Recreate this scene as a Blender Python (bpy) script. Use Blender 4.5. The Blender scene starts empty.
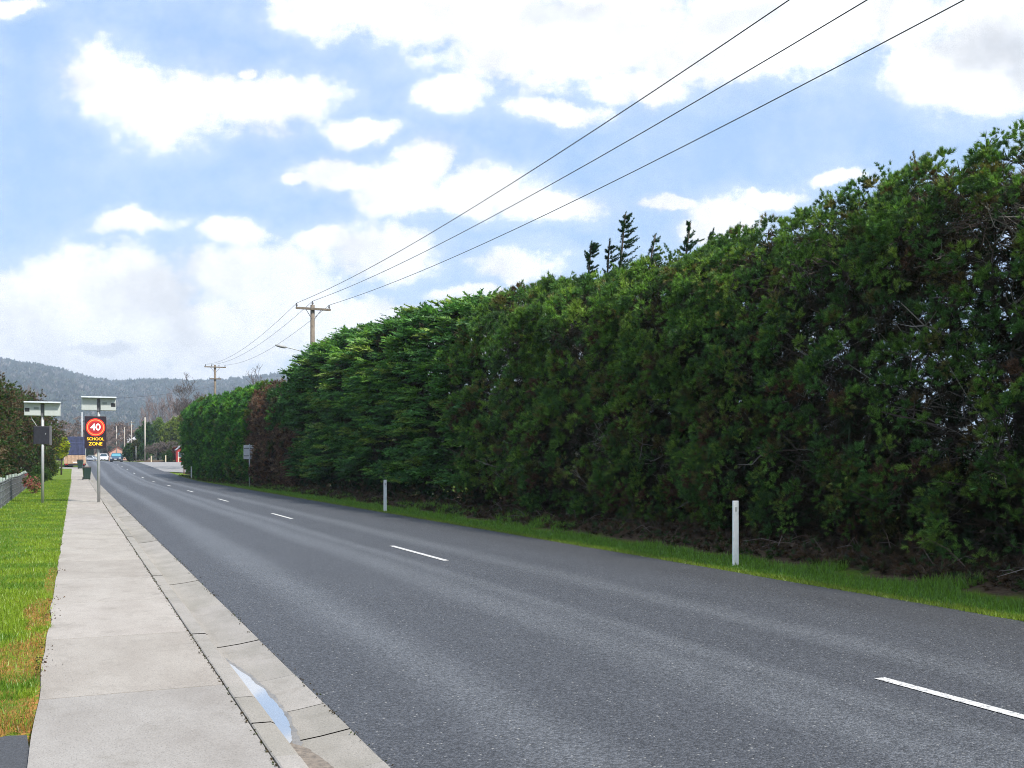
import bpy, bmesh, math, random
import numpy as np
from mathutils import Vector, Matrix, noise

random.seed(7)
RNG = np.random.default_rng(11)
R = math.radians
SC = bpy.context.scene
COL = SC.collection

# ------------------------------------------------------------------ camera
F = 995.0
TH = math.atan(437 / F)
ST, CT = math.sin(TH), math.cos(TH)
EYE = 1.65
cam_d = bpy.data.cameras.new('camera')
cam = bpy.data.objects.new('camera', cam_d); COL.objects.link(cam)
cam.location = (0, 0, EYE)
cam.rotation_euler = (R(90), 0, -TH)
cam_d.sensor_width = 36; cam_d.lens = F / 1024 * 36
cam_d.shift_y = 76 / 1024
cam_d.clip_start = 0.1; cam_d.clip_end = 12000
SC.camera = cam

# ------------------------------------------------------------------ view
SC.view_settings.view_transform = 'Standard'
SC.view_settings.look = 'None'
SC.view_settings.exposure = 1.12
SC.view_settings.gamma = 1
SC.view_settings.use_curve_mapping = False
SC.render.engine = 'CYCLES'
cy = SC.cycles
cy.max_bounces = 5; cy.diffuse_bounces = 2; cy.glossy_bounces = 2
cy.transmission_bounces = 3; cy.transparent_max_bounces = 4; cy.volume_bounces = 0
cy.use_denoising = True; cy.denoising_prefilter = 'FAST'
cy.pixel_filter_type = 'BLACKMAN_HARRIS'; cy.filter_width = 1.0
cy.sample_clamp_indirect = 6

# ------------------------------------------------------------------ sun
SUN_EL, SUN_AZ = 50, 150            # azimuth measured from +Y towards +X
sd = bpy.data.lights.new('sun', 'SUN'); so = bpy.data.objects.new('sun', sd); COL.objects.link(so)
sd.energy = 3.0; sd.angle = R(6); sd.color = (1, .95, .87)
tosun = Vector((math.sin(R(SUN_AZ)) * math.cos(R(SUN_EL)), math.cos(R(SUN_AZ)) * math.cos(R(SUN_EL)), math.sin(R(SUN_EL))))
so.rotation_euler = tosun.to_track_quat('Z', 'Y').to_euler()
so.location = (30, 30, 60)

# ------------------------------------------------------------------ node helper
class NT:
    def __init__(s, nt): s.nt = nt; nt.nodes.clear()
    def n(s, t, **kw):
        nd = s.nt.nodes.new(t)
        for k, v in kw.items():
            if k.startswith('i_'):
                key = k[2:]
                key = int(key) if key.isdigit() else key.replace('_', ' ')
                s.set(nd.inputs[key], v)
            else: setattr(nd, k, v)
        return nd
    def set(s, sock, v):
        if isinstance(v, bpy.types.NodeSocket): s.nt.links.new(v, sock)
        else: sock.default_value = v
    def m(s, op, a, b=0.0, c=0.0, clamp=False):
        nd = s.nt.nodes.new('ShaderNodeMath'); nd.operation = op; nd.use_clamp = clamp
        s.set(nd.inputs[0], a); s.set(nd.inputs[1], b); s.set(nd.inputs[2], c)
        return nd.outputs[0]
    def vm(s, op, a, b=(0, 0, 0), out=0):
        nd = s.nt.nodes.new('ShaderNodeVectorMath'); nd.operation = op
        s.set(nd.inputs[0], a); s.set(nd.inputs[1], b)
        return nd.outputs[out]
    def mix(s, f, a, b, blend='MIX'):
        nd = s.nt.nodes.new('ShaderNodeMix'); nd.data_type = 'RGBA'; nd.blend_type = blend
        s.set(nd.inputs[0], f); s.set(nd.inputs[6], a); s.set(nd.inputs[7], b)
        return nd.outputs[2]
    def mr(s, v, a, b, c=0.0, d=1.0, smooth=False):
        nd = s.nt.nodes.new('ShaderNodeMapRange')
        if smooth: nd.interpolation_type = 'SMOOTHSTEP'
        s.set(nd.inputs[0], v); s.set(nd.inputs[1], a); s.set(nd.inputs[2], b); s.set(nd.inputs[3], c); s.set(nd.inputs[4], d)
        return nd.outputs[0]
    def noise(s, vec, scale, detail=4, rough=.55, out=0, dist=0.0):
        nd = s.nt.nodes.new('ShaderNodeTexNoise')
        if vec is not None: s.set(nd.inputs['Vector'], vec)
        nd.inputs['Scale'].default_value = scale; nd.inputs['Detail'].default_value = detail
        nd.inputs['Roughness'].default_value = rough; nd.inputs['Distortion'].default_value = dist
        return nd.outputs[out]

# ------------------------------------------------------------------ sky with clouds
world = bpy.data.worlds.new('World'); SC.world = world; world.use_nodes = True
w = NT(world.node_tree)
sky = w.n('ShaderNodeTexSky', sky_type='NISHITA', sun_disc=False, sun_elevation=R(SUN_EL), sun_rotation=R(SUN_AZ))
sky.air_density = 1.0; sky.dust_density = 1.0; sky.ozone_density = 1.2
tc = w.n('ShaderNodeTexCoord')
dirv = tc.outputs['Generated']
sx = w.vm('DOT_PRODUCT', dirv, (CT, -ST, 0), 1)
sy = w.vm('DOT_PRODUCT', dirv, (ST, CT, 0), 1)
sz = w.vm('DOT_PRODUCT', dirv, (0, 0, 1), 1)
front = w.m('GREATER_THAN', sy, 0.12)
syc = w.m('MAXIMUM', sy, 0.12)
px = w.m('DIVIDE', sx, syc); pz = w.m('DIVIDE', sz, syc)
cmb = w.n('ShaderNodeCombineXYZ'); w.set(cmb.inputs[0], px); w.set(cmb.inputs[1], pz)
P = cmb.outputs[0]
warp = w.noise(P, 7.0, 7, .62, out=1)
warp = w.vm('SUBTRACT', warp, (.5, .5, .5))
warp = w.vm('MULTIPLY', warp, (.11, .08, 0))
PW = w.vm('ADD', P, warp)
BL = [(120,82,62,34),(185,95,75,44),(255,100,70,36),(305,98,52,28),(362,126,40,14),(240,68,14,10),
      (335,4,60,26),(430,6,130,42),(520,40,110,58),(452,92,42,26),(620,22,120,50),(500,-60,260,70),(720,40,130,44),(640,86,62,20),(800,10,130,44),(560,110,50,14),
      (980,45,95,72),(930,75,50,40),(1010,100,85,26),(905,20,60,40),(1100,60,120,90),
      (338,172,50,20),(395,190,52,28),(424,165,28,24),(480,192,62,24),(545,205,62,16),(300,175,26,8),
      (515,262,52,23),(722,216,46,27),(768,192,40,11),(662,202,30,8),(840,178,30,8),(690,235,30,16),
      (145,228,58,14),(72,265,62,28),(110,300,130,52),(10,300,110,46),(60,345,170,50),(240,280,80,38),(370,258,70,36),(320,245,30,16),(245,238,30,14),
      (240,335,150,52),(390,325,120,24),(120,385,420,22),(470,300,50,12),(440,345,180,30),(-150,330,200,60),(600,330,200,14),
      (20,12,26,10),(1120,230,120,24)]
def blobfield(lst, coord):
    cur = None
    for (x, y, rx, ry) in lst:
        d = w.vm('SUBTRACT', coord, ((x - 512) / F, (460 - y) / F, 0))
        d = w.vm('MULTIPLY', d, (F / rx, F / ry, 0))
        l = w.m('SUBTRACT', 1.0, w.vm('LENGTH', d, out=1))
        cur = l if cur is None else w.m('SMOOTH_MAX', cur, l, .08)
    return cur
bf = blobfield(BL, PW)
fine = w.noise(P, 11.0, 10, .70)
wisp = w.noise(w.vm('MULTIPLY', P, (1, 2.2, 1)), 6.0, 8, .68)
nz = w.m('SUBTRACT', w.m('ADD', w.m('MULTIPLY', fine, .6), w.m('MULTIPLY', wisp, .4)), .5)
cf = w.m('ADD', w.m('MAXIMUM', bf, -.6), w.m('ADD', w.m('MULTIPLY', nz, 3.5), .12))
inside = w.m('MULTIPLY', w.m('LESS_THAN', w.m('ABSOLUTE', px), .68), w.m('LESS_THAN', pz, .6))
gen = w.mr(w.noise(dirv, 2.6, 8, .6), .47, .60, -.6, .6)
sel = w.m('MULTIPLY', front, inside)
mn = w.n('ShaderNodeMix', data_type='FLOAT'); w.set(mn.inputs[0], sel); w.set(mn.inputs[2], gen); w.set(mn.inputs[3], cf)
cfield = mn.outputs[0]
mask = w.mr(cfield, -.16, .55, 0, 1, True)
thin = w.mr(cfield, -.7, .10, 0, .24)
mask = w.m('MAXIMUM', mask, thin)
gb = blobfield([(985,48,75,38),(1060,60,90,70),(100,342,40,6),(560,12,60,14),(760,18,60,18),(420,310,60,14),(60,60,1,1)], PW)
gn = w.noise(P, 9.0, 6, .6)
gmask = w.mr(w.m('ADD', gb, w.m('MULTIPLY', w.m('SUBTRACT', gn, .5), 1.6)), -.15, .7, 0, 1, True)
gall = w.m('ADD', w.m('MULTIPLY', gmask, .75), w.m('MULTIPLY', w.mr(w.noise(PW, 9, 9, .66), .44, .66), .42), clamp=True)
# billows: the side of each puff turned to the sun is brighter than the side turned away
fine2 = w.noise(w.vm('ADD', P, (.020, .026, 0)), 11.0, 10, .70)
soft1 = w.noise(P, 7.0, 3, .5); soft2 = w.noise(w.vm('ADD', P, (.03, .04, 0)), 7.0, 3, .5)
rel = w.m('ADD', w.m('MULTIPLY', w.m('SUBTRACT', fine, fine2), 1.5), w.m('MULTIPLY', w.m('SUBTRACT', soft1, soft2), 2.2))
shade = w.mr(rel, -.45, .08, .78, 1.0)
ccol = w.mix(gall, (6.2, 6.23, 6.3, 1), (4.0, 4.15, 4.4, 1))
# a paler, hazier blue than a clean nishita sky
skyc = w.mix(1.0, sky.outputs[0], (1.0, 1.0, 1.0, 1), 'MULTIPLY')
skyc = w.mix(.7, skyc, (1.95, 3.0, 4.75, 1))
cc_ = w.vm('SCALE', ccol); w.set(cc_.node.inputs[3], shade)
fin = w.mix(mask, skyc, cc_)
bg = w.n('ShaderNodeBackground'); w.set(bg.inputs[0], fin); bg.inputs[1].default_value = .105
wo = w.n('ShaderNodeOutputWorld'); w.set(wo.inputs[0], bg.outputs[0])
world.cycles.sampling_method = 'MANUAL'; world.cycles.sample_map_resolution = 512

# ------------------------------------------------------------------ object helpers
def tag(o, label=None, cat=None, group=None, kind=None):
    if label: o['label'] = label
    if cat: o['category'] = cat
    if group: o['group'] = group
    if kind: o['kind'] = kind
    return o

def empty(name, loc=(0, 0, 0), rz=0, **kw):
    o = bpy.data.objects.new(name, None); COL.objects.link(o)
    o.location = loc; o.rotation_euler = (0, 0, rz); o.empty_display_size = .3
    return tag(o, **kw)

def copy_tree(o, parent=None):
    c = o.copy(); COL.objects.link(c)
    c.parent = parent
    for ch in [x for x in bpy.data.objects if x.parent == o]: copy_tree(ch, c)
    return c

def np_mesh(name, verts, faces_flat, nper, mat, parent=None, col=None, smooth=False):
    """verts (N,3); faces_flat indices; nper = verts per face (3 or 4)"""
    me = bpy.data.meshes.new(name)
    verts = np.asarray(verts, dtype=np.float32); faces_flat = np.asarray(faces_flat, dtype=np.int32).ravel()
    nf = len(faces_flat) // nper
    me.vertices.add(len(verts)); me.vertices.foreach_set('co', verts.ravel())
    me.loops.add(len(faces_flat)); me.loops.foreach_set('vertex_index', faces_flat)
    me.polygons.add(nf)
    me.polygons.foreach_set('loop_start', np.arange(0, nf * nper, nper, dtype=np.int32))
    if smooth: me.polygons.foreach_set('use_smooth', np.ones(nf, dtype=bool))
    if col is not None:
        a = me.color_attributes.new('Col', 'FLOAT_COLOR', 'POINT')
        c4 = np.ones((len(verts), 4), dtype=np.float32); c4[:, :3] = col
        a.data.foreach_set('color', c4.ravel())
    me.update(calc_edges=True)
    me.materials.append(mat)
    o = bpy.data.objects.new(name, me); COL.objects.link(o); o.parent = parent
    return o

class MB:
    def __init__(s): s.v = []; s.f = []; s.c = []
    def box(s, x0, x1, y0, y1, z0, z1, tx=0, ty=0, col=(1, 1, 1)):
        b = len(s.v)
        s.v += [(x0, y0, z0), (x1, y0, z0), (x1, y1, z0), (x0, y1, z0), (x0 + tx, y0 + ty, z1), (x1 - tx, y0 + ty, z1), (x1 - tx, y1 - ty, z1), (x0 + tx, y1 - ty, z1)]
        s.f += [(b, b+3, b+2, b+1), (b+4, b+5, b+6, b+7), (b, b+1, b+5, b+4), (b+1, b+2, b+6, b+5), (b+2, b+3, b+7, b+6), (b+3, b, b+4, b+7)]
        s.c += [col] * 8
    def quad(s, *p, col=(1, 1, 1)):
        b = len(s.v); s.v += [tuple(q) for q in p]; s.f.append(tuple(range(b, b + len(p)))); s.c += [col] * len(p)
    def tube(s, pts, rad, n=6, col=(1, 1, 1), cap=True):
        pts = [Vector(p) for p in pts]
        if not hasattr(rad, '__len__'): rad = [rad] * len(pts)
        b = len(s.v); up = Vector((0.13, .21, 1)).normalized(); prev = None
        for i, p in enumerate(pts):
            d = (pts[min(i + 1, len(pts) - 1)] - pts[max(i - 1, 0)])
            d = d.normalized() if d.length > 1e-9 else Vector((0, 0, 1))
            if prev is None:
                a = d.cross(up)
                if a.length < .1: a = d.cross(Vector((1, 0, 0)))
            else: a = prev - d * prev.dot(d)
            a.normalize(); prev = a; c = d.cross(a)
            for k in range(n):
                t = 2 * math.pi * k / n
                s.v.append(tuple(p + (a * math.cos(t) + c * math.sin(t)) * rad[i])); s.c.append(col)
        for i in range(len(pts) - 1):
            for k in range(n):
                k2 = (k + 1) % n
                s.f.append((b + i*n + k, b + i*n + k2, b + (i+1)*n + k2, b + (i+1)*n + k))
        if cap and n > 2:
            s.f.append(tuple(b + k for k in range(n - 1, -1, -1)))
            e = b + (len(pts) - 1) * n; s.f.append(tuple(e + k for k in range(n)))
    def disc(s, c, r, axis='y', n=24, t=.01):
        # a short closed cylinder
        d = {'x': Vector((1, 0, 0)), 'y': Vector((0, 1, 0)), 'z': Vector((0, 0, 1))}[axis]
        c = Vector(c); s.tube([c - d * t / 2, c + d * t / 2], r, n)
    def build(s, name, mat, parent=None, smooth=False, col=False, bevel=0):
        me = bpy.data.meshes.new(name); me.from_pydata(s.v, [], s.f); me.update()
        if smooth: me.polygons.foreach_set('use_smooth', [True] * len(me.polygons))
        if col:
            a = me.color_attributes.new('Col', 'FLOAT_COLOR', 'POINT')
            a.data.foreach_set('color', [x for c in s.c for x in (*c, 1)])
        me.materials.append(mat)
        o = bpy.data.objects.new(name, me); COL.objects.link(o); o.parent = parent
        if bevel:
            m = o.modifiers.new('bevel', 'BEVEL'); m.width = bevel; m.segments = 2; m.limit_method = 'ANGLE'
        return o

def Z(v):
    t = min(max((v - 82) / 80, 0), 1); z = 1.33 * (t * t * (3 - 2 * t) * .5 + t * .5)
    if v > 162: z += min((v - 162) * .0006, .22)
    return z
def at(x, v):
    """lateral world position of something seen in image column x at road distance v"""
    t = (x - 512) / F
    return v * (ST + t * CT) / (CT - t * ST)
def hgt(x, v, y):
    u = at(x, v); return (460 - y) / F * (u * ST + v * CT) + EYE
def smooth(a, b, x):
    t = min(max((x - a) / (b - a), 0), 1); return t * t * (3 - 2 * t)
def N3(x, y, z): return noise.noise((x, y, z))

# ------------------------------------------------------------------ materials
def material(name):
    m = bpy.data.materials.new(name); m.use_nodes = True
    return m, NT(m.node_tree)
def simple(name, col, rough=.6, metal=0, emit=0, var=.12, vscale=8, bump=0, spec=.5):
    m, t = material(name)
    tcn = t.n('ShaderNodeTexCoord')
    n = t.noise(tcn.outputs['Object'], vscale, 6, .65)
    f = t.mr(n, .3, .7, 1 - var, 1 + var)
    mul = t.vm('SCALE', (*col[:3],)); 
    sc = mul.node; t.set(sc.inputs[3], f)
    p = t.n('ShaderNodeBsdfPrincipled'); t.set(p.inputs['Base Color'], mul)
    t.set(p.inputs['Roughness'], t.mr(n, .3, .7, rough * .85, min(1, rough * 1.15)))
    p.inputs['Metallic'].default_value = metal; p.inputs['Specular IOR Level'].default_value = spec
    if emit:
        p.inputs['Emission Color'].default_value = (*col[:3], 1); p.inputs['Emission Strength'].default_value = emit
    if bump:
        b = t.n('ShaderNodeBump'); b.inputs['Strength'].default_value = bump; b.inputs['Distance'].default_value = .01
        t.set(b.inputs['Height'], t.noise(tcn.outputs['Object'], vscale * 8, 5, .6)); t.set(p.inputs['Normal'], b.outputs[0])
    o = t.n('ShaderNodeOutputMaterial'); t.set(o.inputs[0], p.outputs[0])
    return m
def leaf_mat(name, trans=.38, gloss=.025):
    m, t = material(name)
    a = t.n('ShaderNodeAttribute', attribute_name='Col')
    d = t.n('ShaderNodeBsdfDiffuse'); t.set(d.inputs[0], a.outputs[0])
    tr = t.n('ShaderNodeBsdfTranslucent'); t.set(tr.inputs[0], t.mix(1.0, a.outputs[0], (1.15, 1.25, .6, 1), 'MULTIPLY'))
    g = t.n('ShaderNodeBsdfGlossy'); g.inputs['Roughness'].default_value = .45; g.inputs[0].default_value = (.8, .9, .8, 1)
    m1 = t.n('ShaderNodeMixShader'); m1.inputs[0].default_value = trans; t.set(m1.inputs[1], d.outputs[0]); t.set(m1.inputs[2], tr.outputs[0])
    m2 = t.n('ShaderNodeMixShader'); m2.inputs[0].default_value = gloss; t.set(m2.inputs[1], m1.outputs[0]); t.set(m2.inputs[2], g.outputs[0])
    o = t.n('ShaderNodeOutputMaterial'); t.set(o.inputs[0], m2.outputs[0])
    return m
def col_mat(name, rough=.8, bump=.3, scale=30, spec=.3, mott=.2):
    m, t = material(name)
    a = t.n('ShaderNodeAttribute', attribute_name='Col'); tcn = t.n('ShaderNodeTexCoord')
    n = t.noise(tcn.outputs['Object'], scale, 5, .6)
    sc = t.vm('SCALE', a.outputs[0]); t.set(sc.node.inputs[3], t.mr(n, .3, .7, 1 - mott, 1 + mott))
    p = t.n('ShaderNodeBsdfPrincipled'); t.set(p.inputs['Base Color'], sc); p.inputs['Roughness'].default_value = rough
    p.inputs['Specular IOR Level'].default_value = spec
    b = t.n('ShaderNodeBump'); b.inputs['Strength'].default_value = bump; b.inputs['Distance'].default_value = .01
    t.set(b.inputs['Height'], n); t.set(p.inputs['Normal'], b.outputs[0])
    o = t.n('ShaderNodeOutputMaterial'); t.set(o.inputs[0], p.outputs[0])
    return m
LEAF = leaf_mat('leaves')
GRASS = leaf_mat('grass_blades', .4, .04)
BARK = col_mat('bark', .9, .6, 14)
TWIG = col_mat('twig', .9, .2, 10)

def asphalt_material():
    m, t = material('asphalt')
    g = t.n('ShaderNodeNewGeometry'); pos = g.outputs['Position']
    sep = t.n('ShaderNodeSeparateXYZ'); t.set(sep.inputs[0], pos); X = sep.outputs[0]; Y = sep.outputs[1]
    # worn wheel tracks follow the lanes, their edges wander
    wob = t.m('MULTIPLY', t.m('SUBTRACT', t.noise(t.vm('MULTIPLY', pos, (.5, .04, 1)), 1.0, 5, .6), .5), .8)
    Xw = t.m('ADD', X, wob)
    def track(c, wd):
        return t.mr(t.m('ABSOLUTE', t.m('SUBTRACT', Xw, c)), 0, wd, 1, 0, True)
    tr = t.m('ADD', t.m('ADD', track(2.55, .55), track(4.35, .55)), t.m('ADD', track(6.35, .5), track(4.9, .3)), clamp=True)
    agg = t.n('ShaderNodeTexVoronoi', feature='F1'); t.set(agg.inputs['Vector'], pos); agg.inputs['Scale'].default_value = 85
    aggv = t.n('ShaderNodeSeparateColor'); t.set(aggv.inputs[0], agg.outputs['Color'])
    spk = t.mr(aggv.outputs[0], .25, 1, -.6, 1.0)
    agg2 = t.noise(pos, 32, 5, .75)
    spk2 = t.mr(agg2, .3, .72, -1, 1)
    patch = t.noise(t.vm('MULTIPLY', pos, (1, .35, 1)), 1.3, 8, .7)
    crk = t.n('ShaderNodeTexVoronoi', feature='DISTANCE_TO_EDGE'); t.set(crk.inputs['Vector'], t.vm('ADD', t.vm('MULTIPLY', pos, (.45, .16, 1)), t.vm('SCALE', t.noise(pos, 1.6, 6, .7, out=1)))); crk.inputs['Scale'].default_value = .8
    crack = t.m('MULTIPLY', t.mr(crk.outputs['Distance'], .0, .006, 1, 0), t.mr(t.noise(pos, .35, 3), .52, .6, 0, .55))
    base = t.mix(tr, (.064, .067, .074, 1), (.100, .104, .111, 1))
    base = t.mix(t.mr(Xw, 7.2, 8.2, 0, .55, True), base, (.048, .049, .052, 1))  # hedge-side strip of shade mixed into the asphalt colour
    amp = t.m('ADD', 1.0, t.m('ADD', t.m('MULTIPLY', spk, .60), t.m('ADD', t.m('MULTIPLY', spk2, .35), t.m('MULTIPLY', t.m('SUBTRACT', patch, .5), .5))))
    sc = t.vm('SCALE', base); t.set(sc.node.inputs[3], amp)
    white = t.m('GREATER_THAN', aggv.outputs[1], .993)
    c = t.mix(t.m('MULTIPLY', white, .55), sc, (.4, .39, .36, 1)); c = t.mix(crack, c, (.022, .022, .024, 1))
    p = t.n('ShaderNodeBsdfPrincipled'); t.set(p.inputs['Base Color'], c)
    t.set(p.inputs['Roughness'], t.mr(tr, 0, 1, .62, .5)); p.inputs['Specular IOR Level'].default_value = .45
    b = t.n('ShaderNodeBump'); b.inputs['Strength'].default_value = .7; b.inputs['Distance'].default_value = .008
    t.set(b.inputs['Height'], t.m('ADD', t.m('MULTIPLY', agg.outputs['Distance'], -1.5), agg2)); t.set(p.inputs['Normal'], b.outputs[0])
    o = t.n('ShaderNodeOutputMaterial'); t.set(o.inputs[0], p.outputs[0])
    return m
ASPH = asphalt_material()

def concrete_material(name, c1, c2, pits=.5):
    m, t = material(name)
    g = t.n('ShaderNodeNewGeometry'); pos = g.outputs['Position']
    a = t.n('ShaderNodeAttribute', attribute_name='Col')
    big = t.noise(t.vm('MULTIPLY', pos, (1, .5, 1)), 2.2, 7, .65); fine = t.noise(pos, 90, 4, .7)
    c = t.mix(t.mr(big, .32, .68), c1, c2)
    c = t.mix(1.0, c, a.outputs[0], 'MULTIPLY')
    v = t.n('ShaderNodeTexVoronoi', feature='F1'); t.set(v.inputs['Vector'], pos); v.inputs['Scale'].default_value = 130
    vs = t.n('ShaderNodeSeparateColor'); t.set(vs.inputs[0], v.outputs['Color'])
    pit = t.m('MULTIPLY', t.m('GREATER_THAN', vs.outputs[0], .84), t.m('LESS_THAN', v.outputs['Distance'], .45))
    c = t.mix(t.m('MULTIPLY', pit, pits), c, (.13, .12, .11, 1))
    sc = t.vm('SCALE', c); t.set(sc.node.inputs[3], t.mr(fine, .3, .7, .80, 1.18))
    st = t.mr(t.noise(pos, 3.1, 9, .75), .50, .70, 0, .5, True)
    c = t.mix(st, sc, (.20, .18, .15, 1))
    p = t.n('ShaderNodeBsdfPrincipled'); t.set(p.inputs['Base Color'], c); p.inputs['Roughness'].default_value = .85
    p.inputs['Specular IOR Level'].default_value = .25
    b = t.n('ShaderNodeBump'); b.inputs['Strength'].default_value = .35; b.inputs['Distance'].default_value = .004
    t.set(b.inputs['Height'], t.m('SUBTRACT', fine, t.m('MULTIPLY', pit, .8))); t.set(p.inputs['Normal'], b.outputs[0])
    o = t.n('ShaderNodeOutputMaterial'); t.set(o.inputs[0], p.outputs[0])
    return m
CONC = concrete_material('path_concrete', (.305, .275, .24, 1), (.385, .355, .315, 1))
KERB = concrete_material('kerb_concrete', (.25, .235, .205, 1), (.335, .31, .28, 1), .4)

def ground_material():
    m, t = material('ground')
    g = t.n('ShaderNodeNewGeometry'); pos = g.outputs['Position']
    sep = t.n('ShaderNodeSeparateXYZ'); t.set(sep.inputs[0], pos); X = sep.outputs[0]; Y = sep.outputs[1]
    n1 = t.noise(pos, 1.1, 7, .65); n2 = t.noise(pos, 14, 5, .7); n3 = t.noise(pos, .03, 4, .6)
    gr = t.mix(t.mr(n1, .35, .65), (.09, .15, .015, 1), (.15, .21, .02, 1))
    gr = t.mix(t.mr(n2, .45, .7, 0, .55), gr, (.035, .06, .012, 1))
    far = t.mix(t.mr(n3, .4, .6), (.10, .13, .04, 1), (.17, .16, .08, 1))
    gr = t.mix(t.mr(Y, 140, 260), gr, far)
    lit = t.mix(t.mr(n2, .35, .65), (.055, .035, .022, 1), (.13, .085, .05, 1))
    Xn = t.m('ADD', X, t.m('MULTIPLY', t.m('SUBTRACT', n1, .5), 1.6))
    c = t.mix(t.m('MULTIPLY', t.mr(Xn, 9.9, 10.3, 0, 1, True), t.mr(X, 14.5, 16, 1, 0)), gr, lit)
    dead = t.m('MULTIPLY', t.mr(Xn, -.65, -.25, 0, 1, True), t.mr(X, 0, 1, 1, 0))
    dead = t.m('MULTIPLY', t.m('MULTIPLY', dead, t.mr(n2, .45, .55)), t.m('MULTIPLY', t.mr(Y, 5.5, 6.5), t.mr(Y, 11, 15, 1, 0)))
    c = t.mix(dead, c, (.36, .18, .06, 1))
    p = t.n('ShaderNodeBsdfPrincipled'); t.set(p.inputs['Base Color'], c); p.inputs['Roughness'].default_value = .95
    p.inputs['Specular IOR Level'].default_value = .1
    b = t.n('ShaderNodeBump'); b.inputs['Strength'].default_value = .6; b.inputs['Distance'].default_value = .03
    t.set(b.inputs['Height'], n2); t.set(p.inputs['Normal'], b.outputs[0])
    o = t.n('ShaderNodeOutputMaterial'); t.set(o.inputs[0], p.outputs[0])
    return m
GROUND = ground_material()
SOIL = simple('damp_soil', (.05, .038, .026), .95, var=.5, vscale=25, bump=.6, spec=.1)
PAINT, tp = material('worn_road_paint')
_g = tp.n('ShaderNodeNewGeometry').outputs['Position']
_n = tp.noise(_g, 38, 7, .8)
_c = tp.mix(tp.mr(_n, .40, .50, 1, 0), tp.mix(tp.noise(_g, 5, 5), (.52, .51, .48, 1), (.70, .69, .66, 1)), (.14, .14, .145, 1))
_q = tp.n('ShaderNodeBsdfPrincipled'); tp.set(_q.inputs['Base Color'], _c); _q.inputs['Roughness'].default_value = .65
_r = tp.n('ShaderNodeOutputMaterial'); tp.set(_r.inputs[0], _q.outputs[0])
WATER, tw = material('puddle_water')
_p = tw.n('ShaderNodeBsdfPrincipled'); _p.inputs['Base Color'].default_value = (.22, .24, .27, 1); _p.inputs['Roughness'].default_value = .04  # pale base colour stands in for bright sky mirrored in the water
_p.inputs['Specular IOR Level'].default_value = 1.0; _p.inputs['Coat Weight'].default_value = 1.0; _p.inputs['Coat IOR'].default_value = 1.8; _p.inputs['Coat Roughness'].default_value = .03
_o = tw.n('ShaderNodeOutputMaterial'); tw.set(_o.inputs[0], _p.outputs[0])
WOOD = simple('weathered_pole_timber', (.175, .145, .115), .9, var=.35, vscale=6, bump=.5, spec=.2)
GALV = simple('galvanised_steel', (.42, .43, .43), .5, metal=.35, var=.12, vscale=12)
BLACK = simple('black_plastic', (.02, .02, .022), .45)
WHITE = simple('white_post_paint', (.84, .84, .82), .5, var=.1, vscale=16)
PALEBOX = simple('pale_grey_enclosure', (.44, .47, .45), .5, var=.06)
WIREM = simple('aluminium_wire', (.05, .05, .055), .6)
STEEL = simple('dull_steel', (.12, .12, .13), .6)

# ------------------------------------------------------------------ setting: ground and road
VL = sorted(set([-12, -6, -3, 0] + [round(x * .75, 3) for x in range(1, 40)] + list(range(30, 82, 3)) + [round(82 + 2.5 * k, 2) for k in range(33)] +
          [166, 172, 180, 195, 215, 240, 280, 330, 400, 500, 650, 850, 1150, 1600, 2300, 3300, 3950] + [-40, -150, -600, -1800]))
def Gz(u, v):
    near = 1
    if u <= -.2:
        z = .085 + .02 * smooth(-.3, -2.5, u) + (.012 * N3(u * 1.7, v * 1.7, 0) if u < -.3 and v < 60 else 0)
        if v < 6.4 and u > -5: z = .03
        if v > 121: z = -.06 if u > -8 and v < 128 else z
    elif u < 8.87: z = -.12
    else:
        z = -.012 + .26 * smooth(9.6, 11.4, u) + .02 * N3(u * 2, v * 1.2, 4)
        if 98 <= v <= 166: z = -.06
    return z + Z(v)
UL = [-3950, -2500, -1500, -800, -400, -200, -100, -50, -25, -14, -8, -5, -3.5, -2.6, -2, -1.5, -1.1, -.8, -.5, -.32, -.21, -.19, 1.5, 8.86, 8.88, 9.1, 9.4, 9.8, 10.2, 10.6, 11, 11.4, 12, 13, 15, 20, 30, 50, 90, 160, 300, 600, 1200, 2200, 3950]
def grid(name, ul, vl, zf, mat, kind='structure', parent=None):
    vs = [(u, v, zf(u, v)) for v in vl for u in ul]; n = len(ul)
    fs = [(j*n + i, j*n + i + 1, (j+1)*n + i + 1, (j+1)*n + i) for j in range(len(vl) - 1) for i in range(n - 1)]
    o = np_mesh(name, vs, np.array(fs), 4, mat, parent, smooth=False)
    return tag(o, kind=kind) if kind else o
grid('ground', UL, VL, Gz, GROUND)
vroad = [v for v in VL if -40 <= v <= 330]
# asphalt right edge wanders a little
vs, fs = [], []
vr = sorted(set(vroad + [round(.4 * k, 2) for k in range(10, 110)]))
for j, v in enumerate(vr):
    e = 8.9 + .07 * N3(v * .5, 2, 0) + .04 * N3(v * 2.3, 5, 0)
    for u in (1.53, 3.5, 5.5, 7.2, e): vs.append((u, v, Z(v) + (.012 if 2 < u < 8 else 0)))
for j in range(len(vr) - 1):
    for i in range(4): fs.append((j*5 + i, j*5 + i + 1, j*5 + i + 6, j*5 + i + 5))
tag(np_mesh('road', vs, np.array(fs), 4, ASPH), kind='structure')
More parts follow.
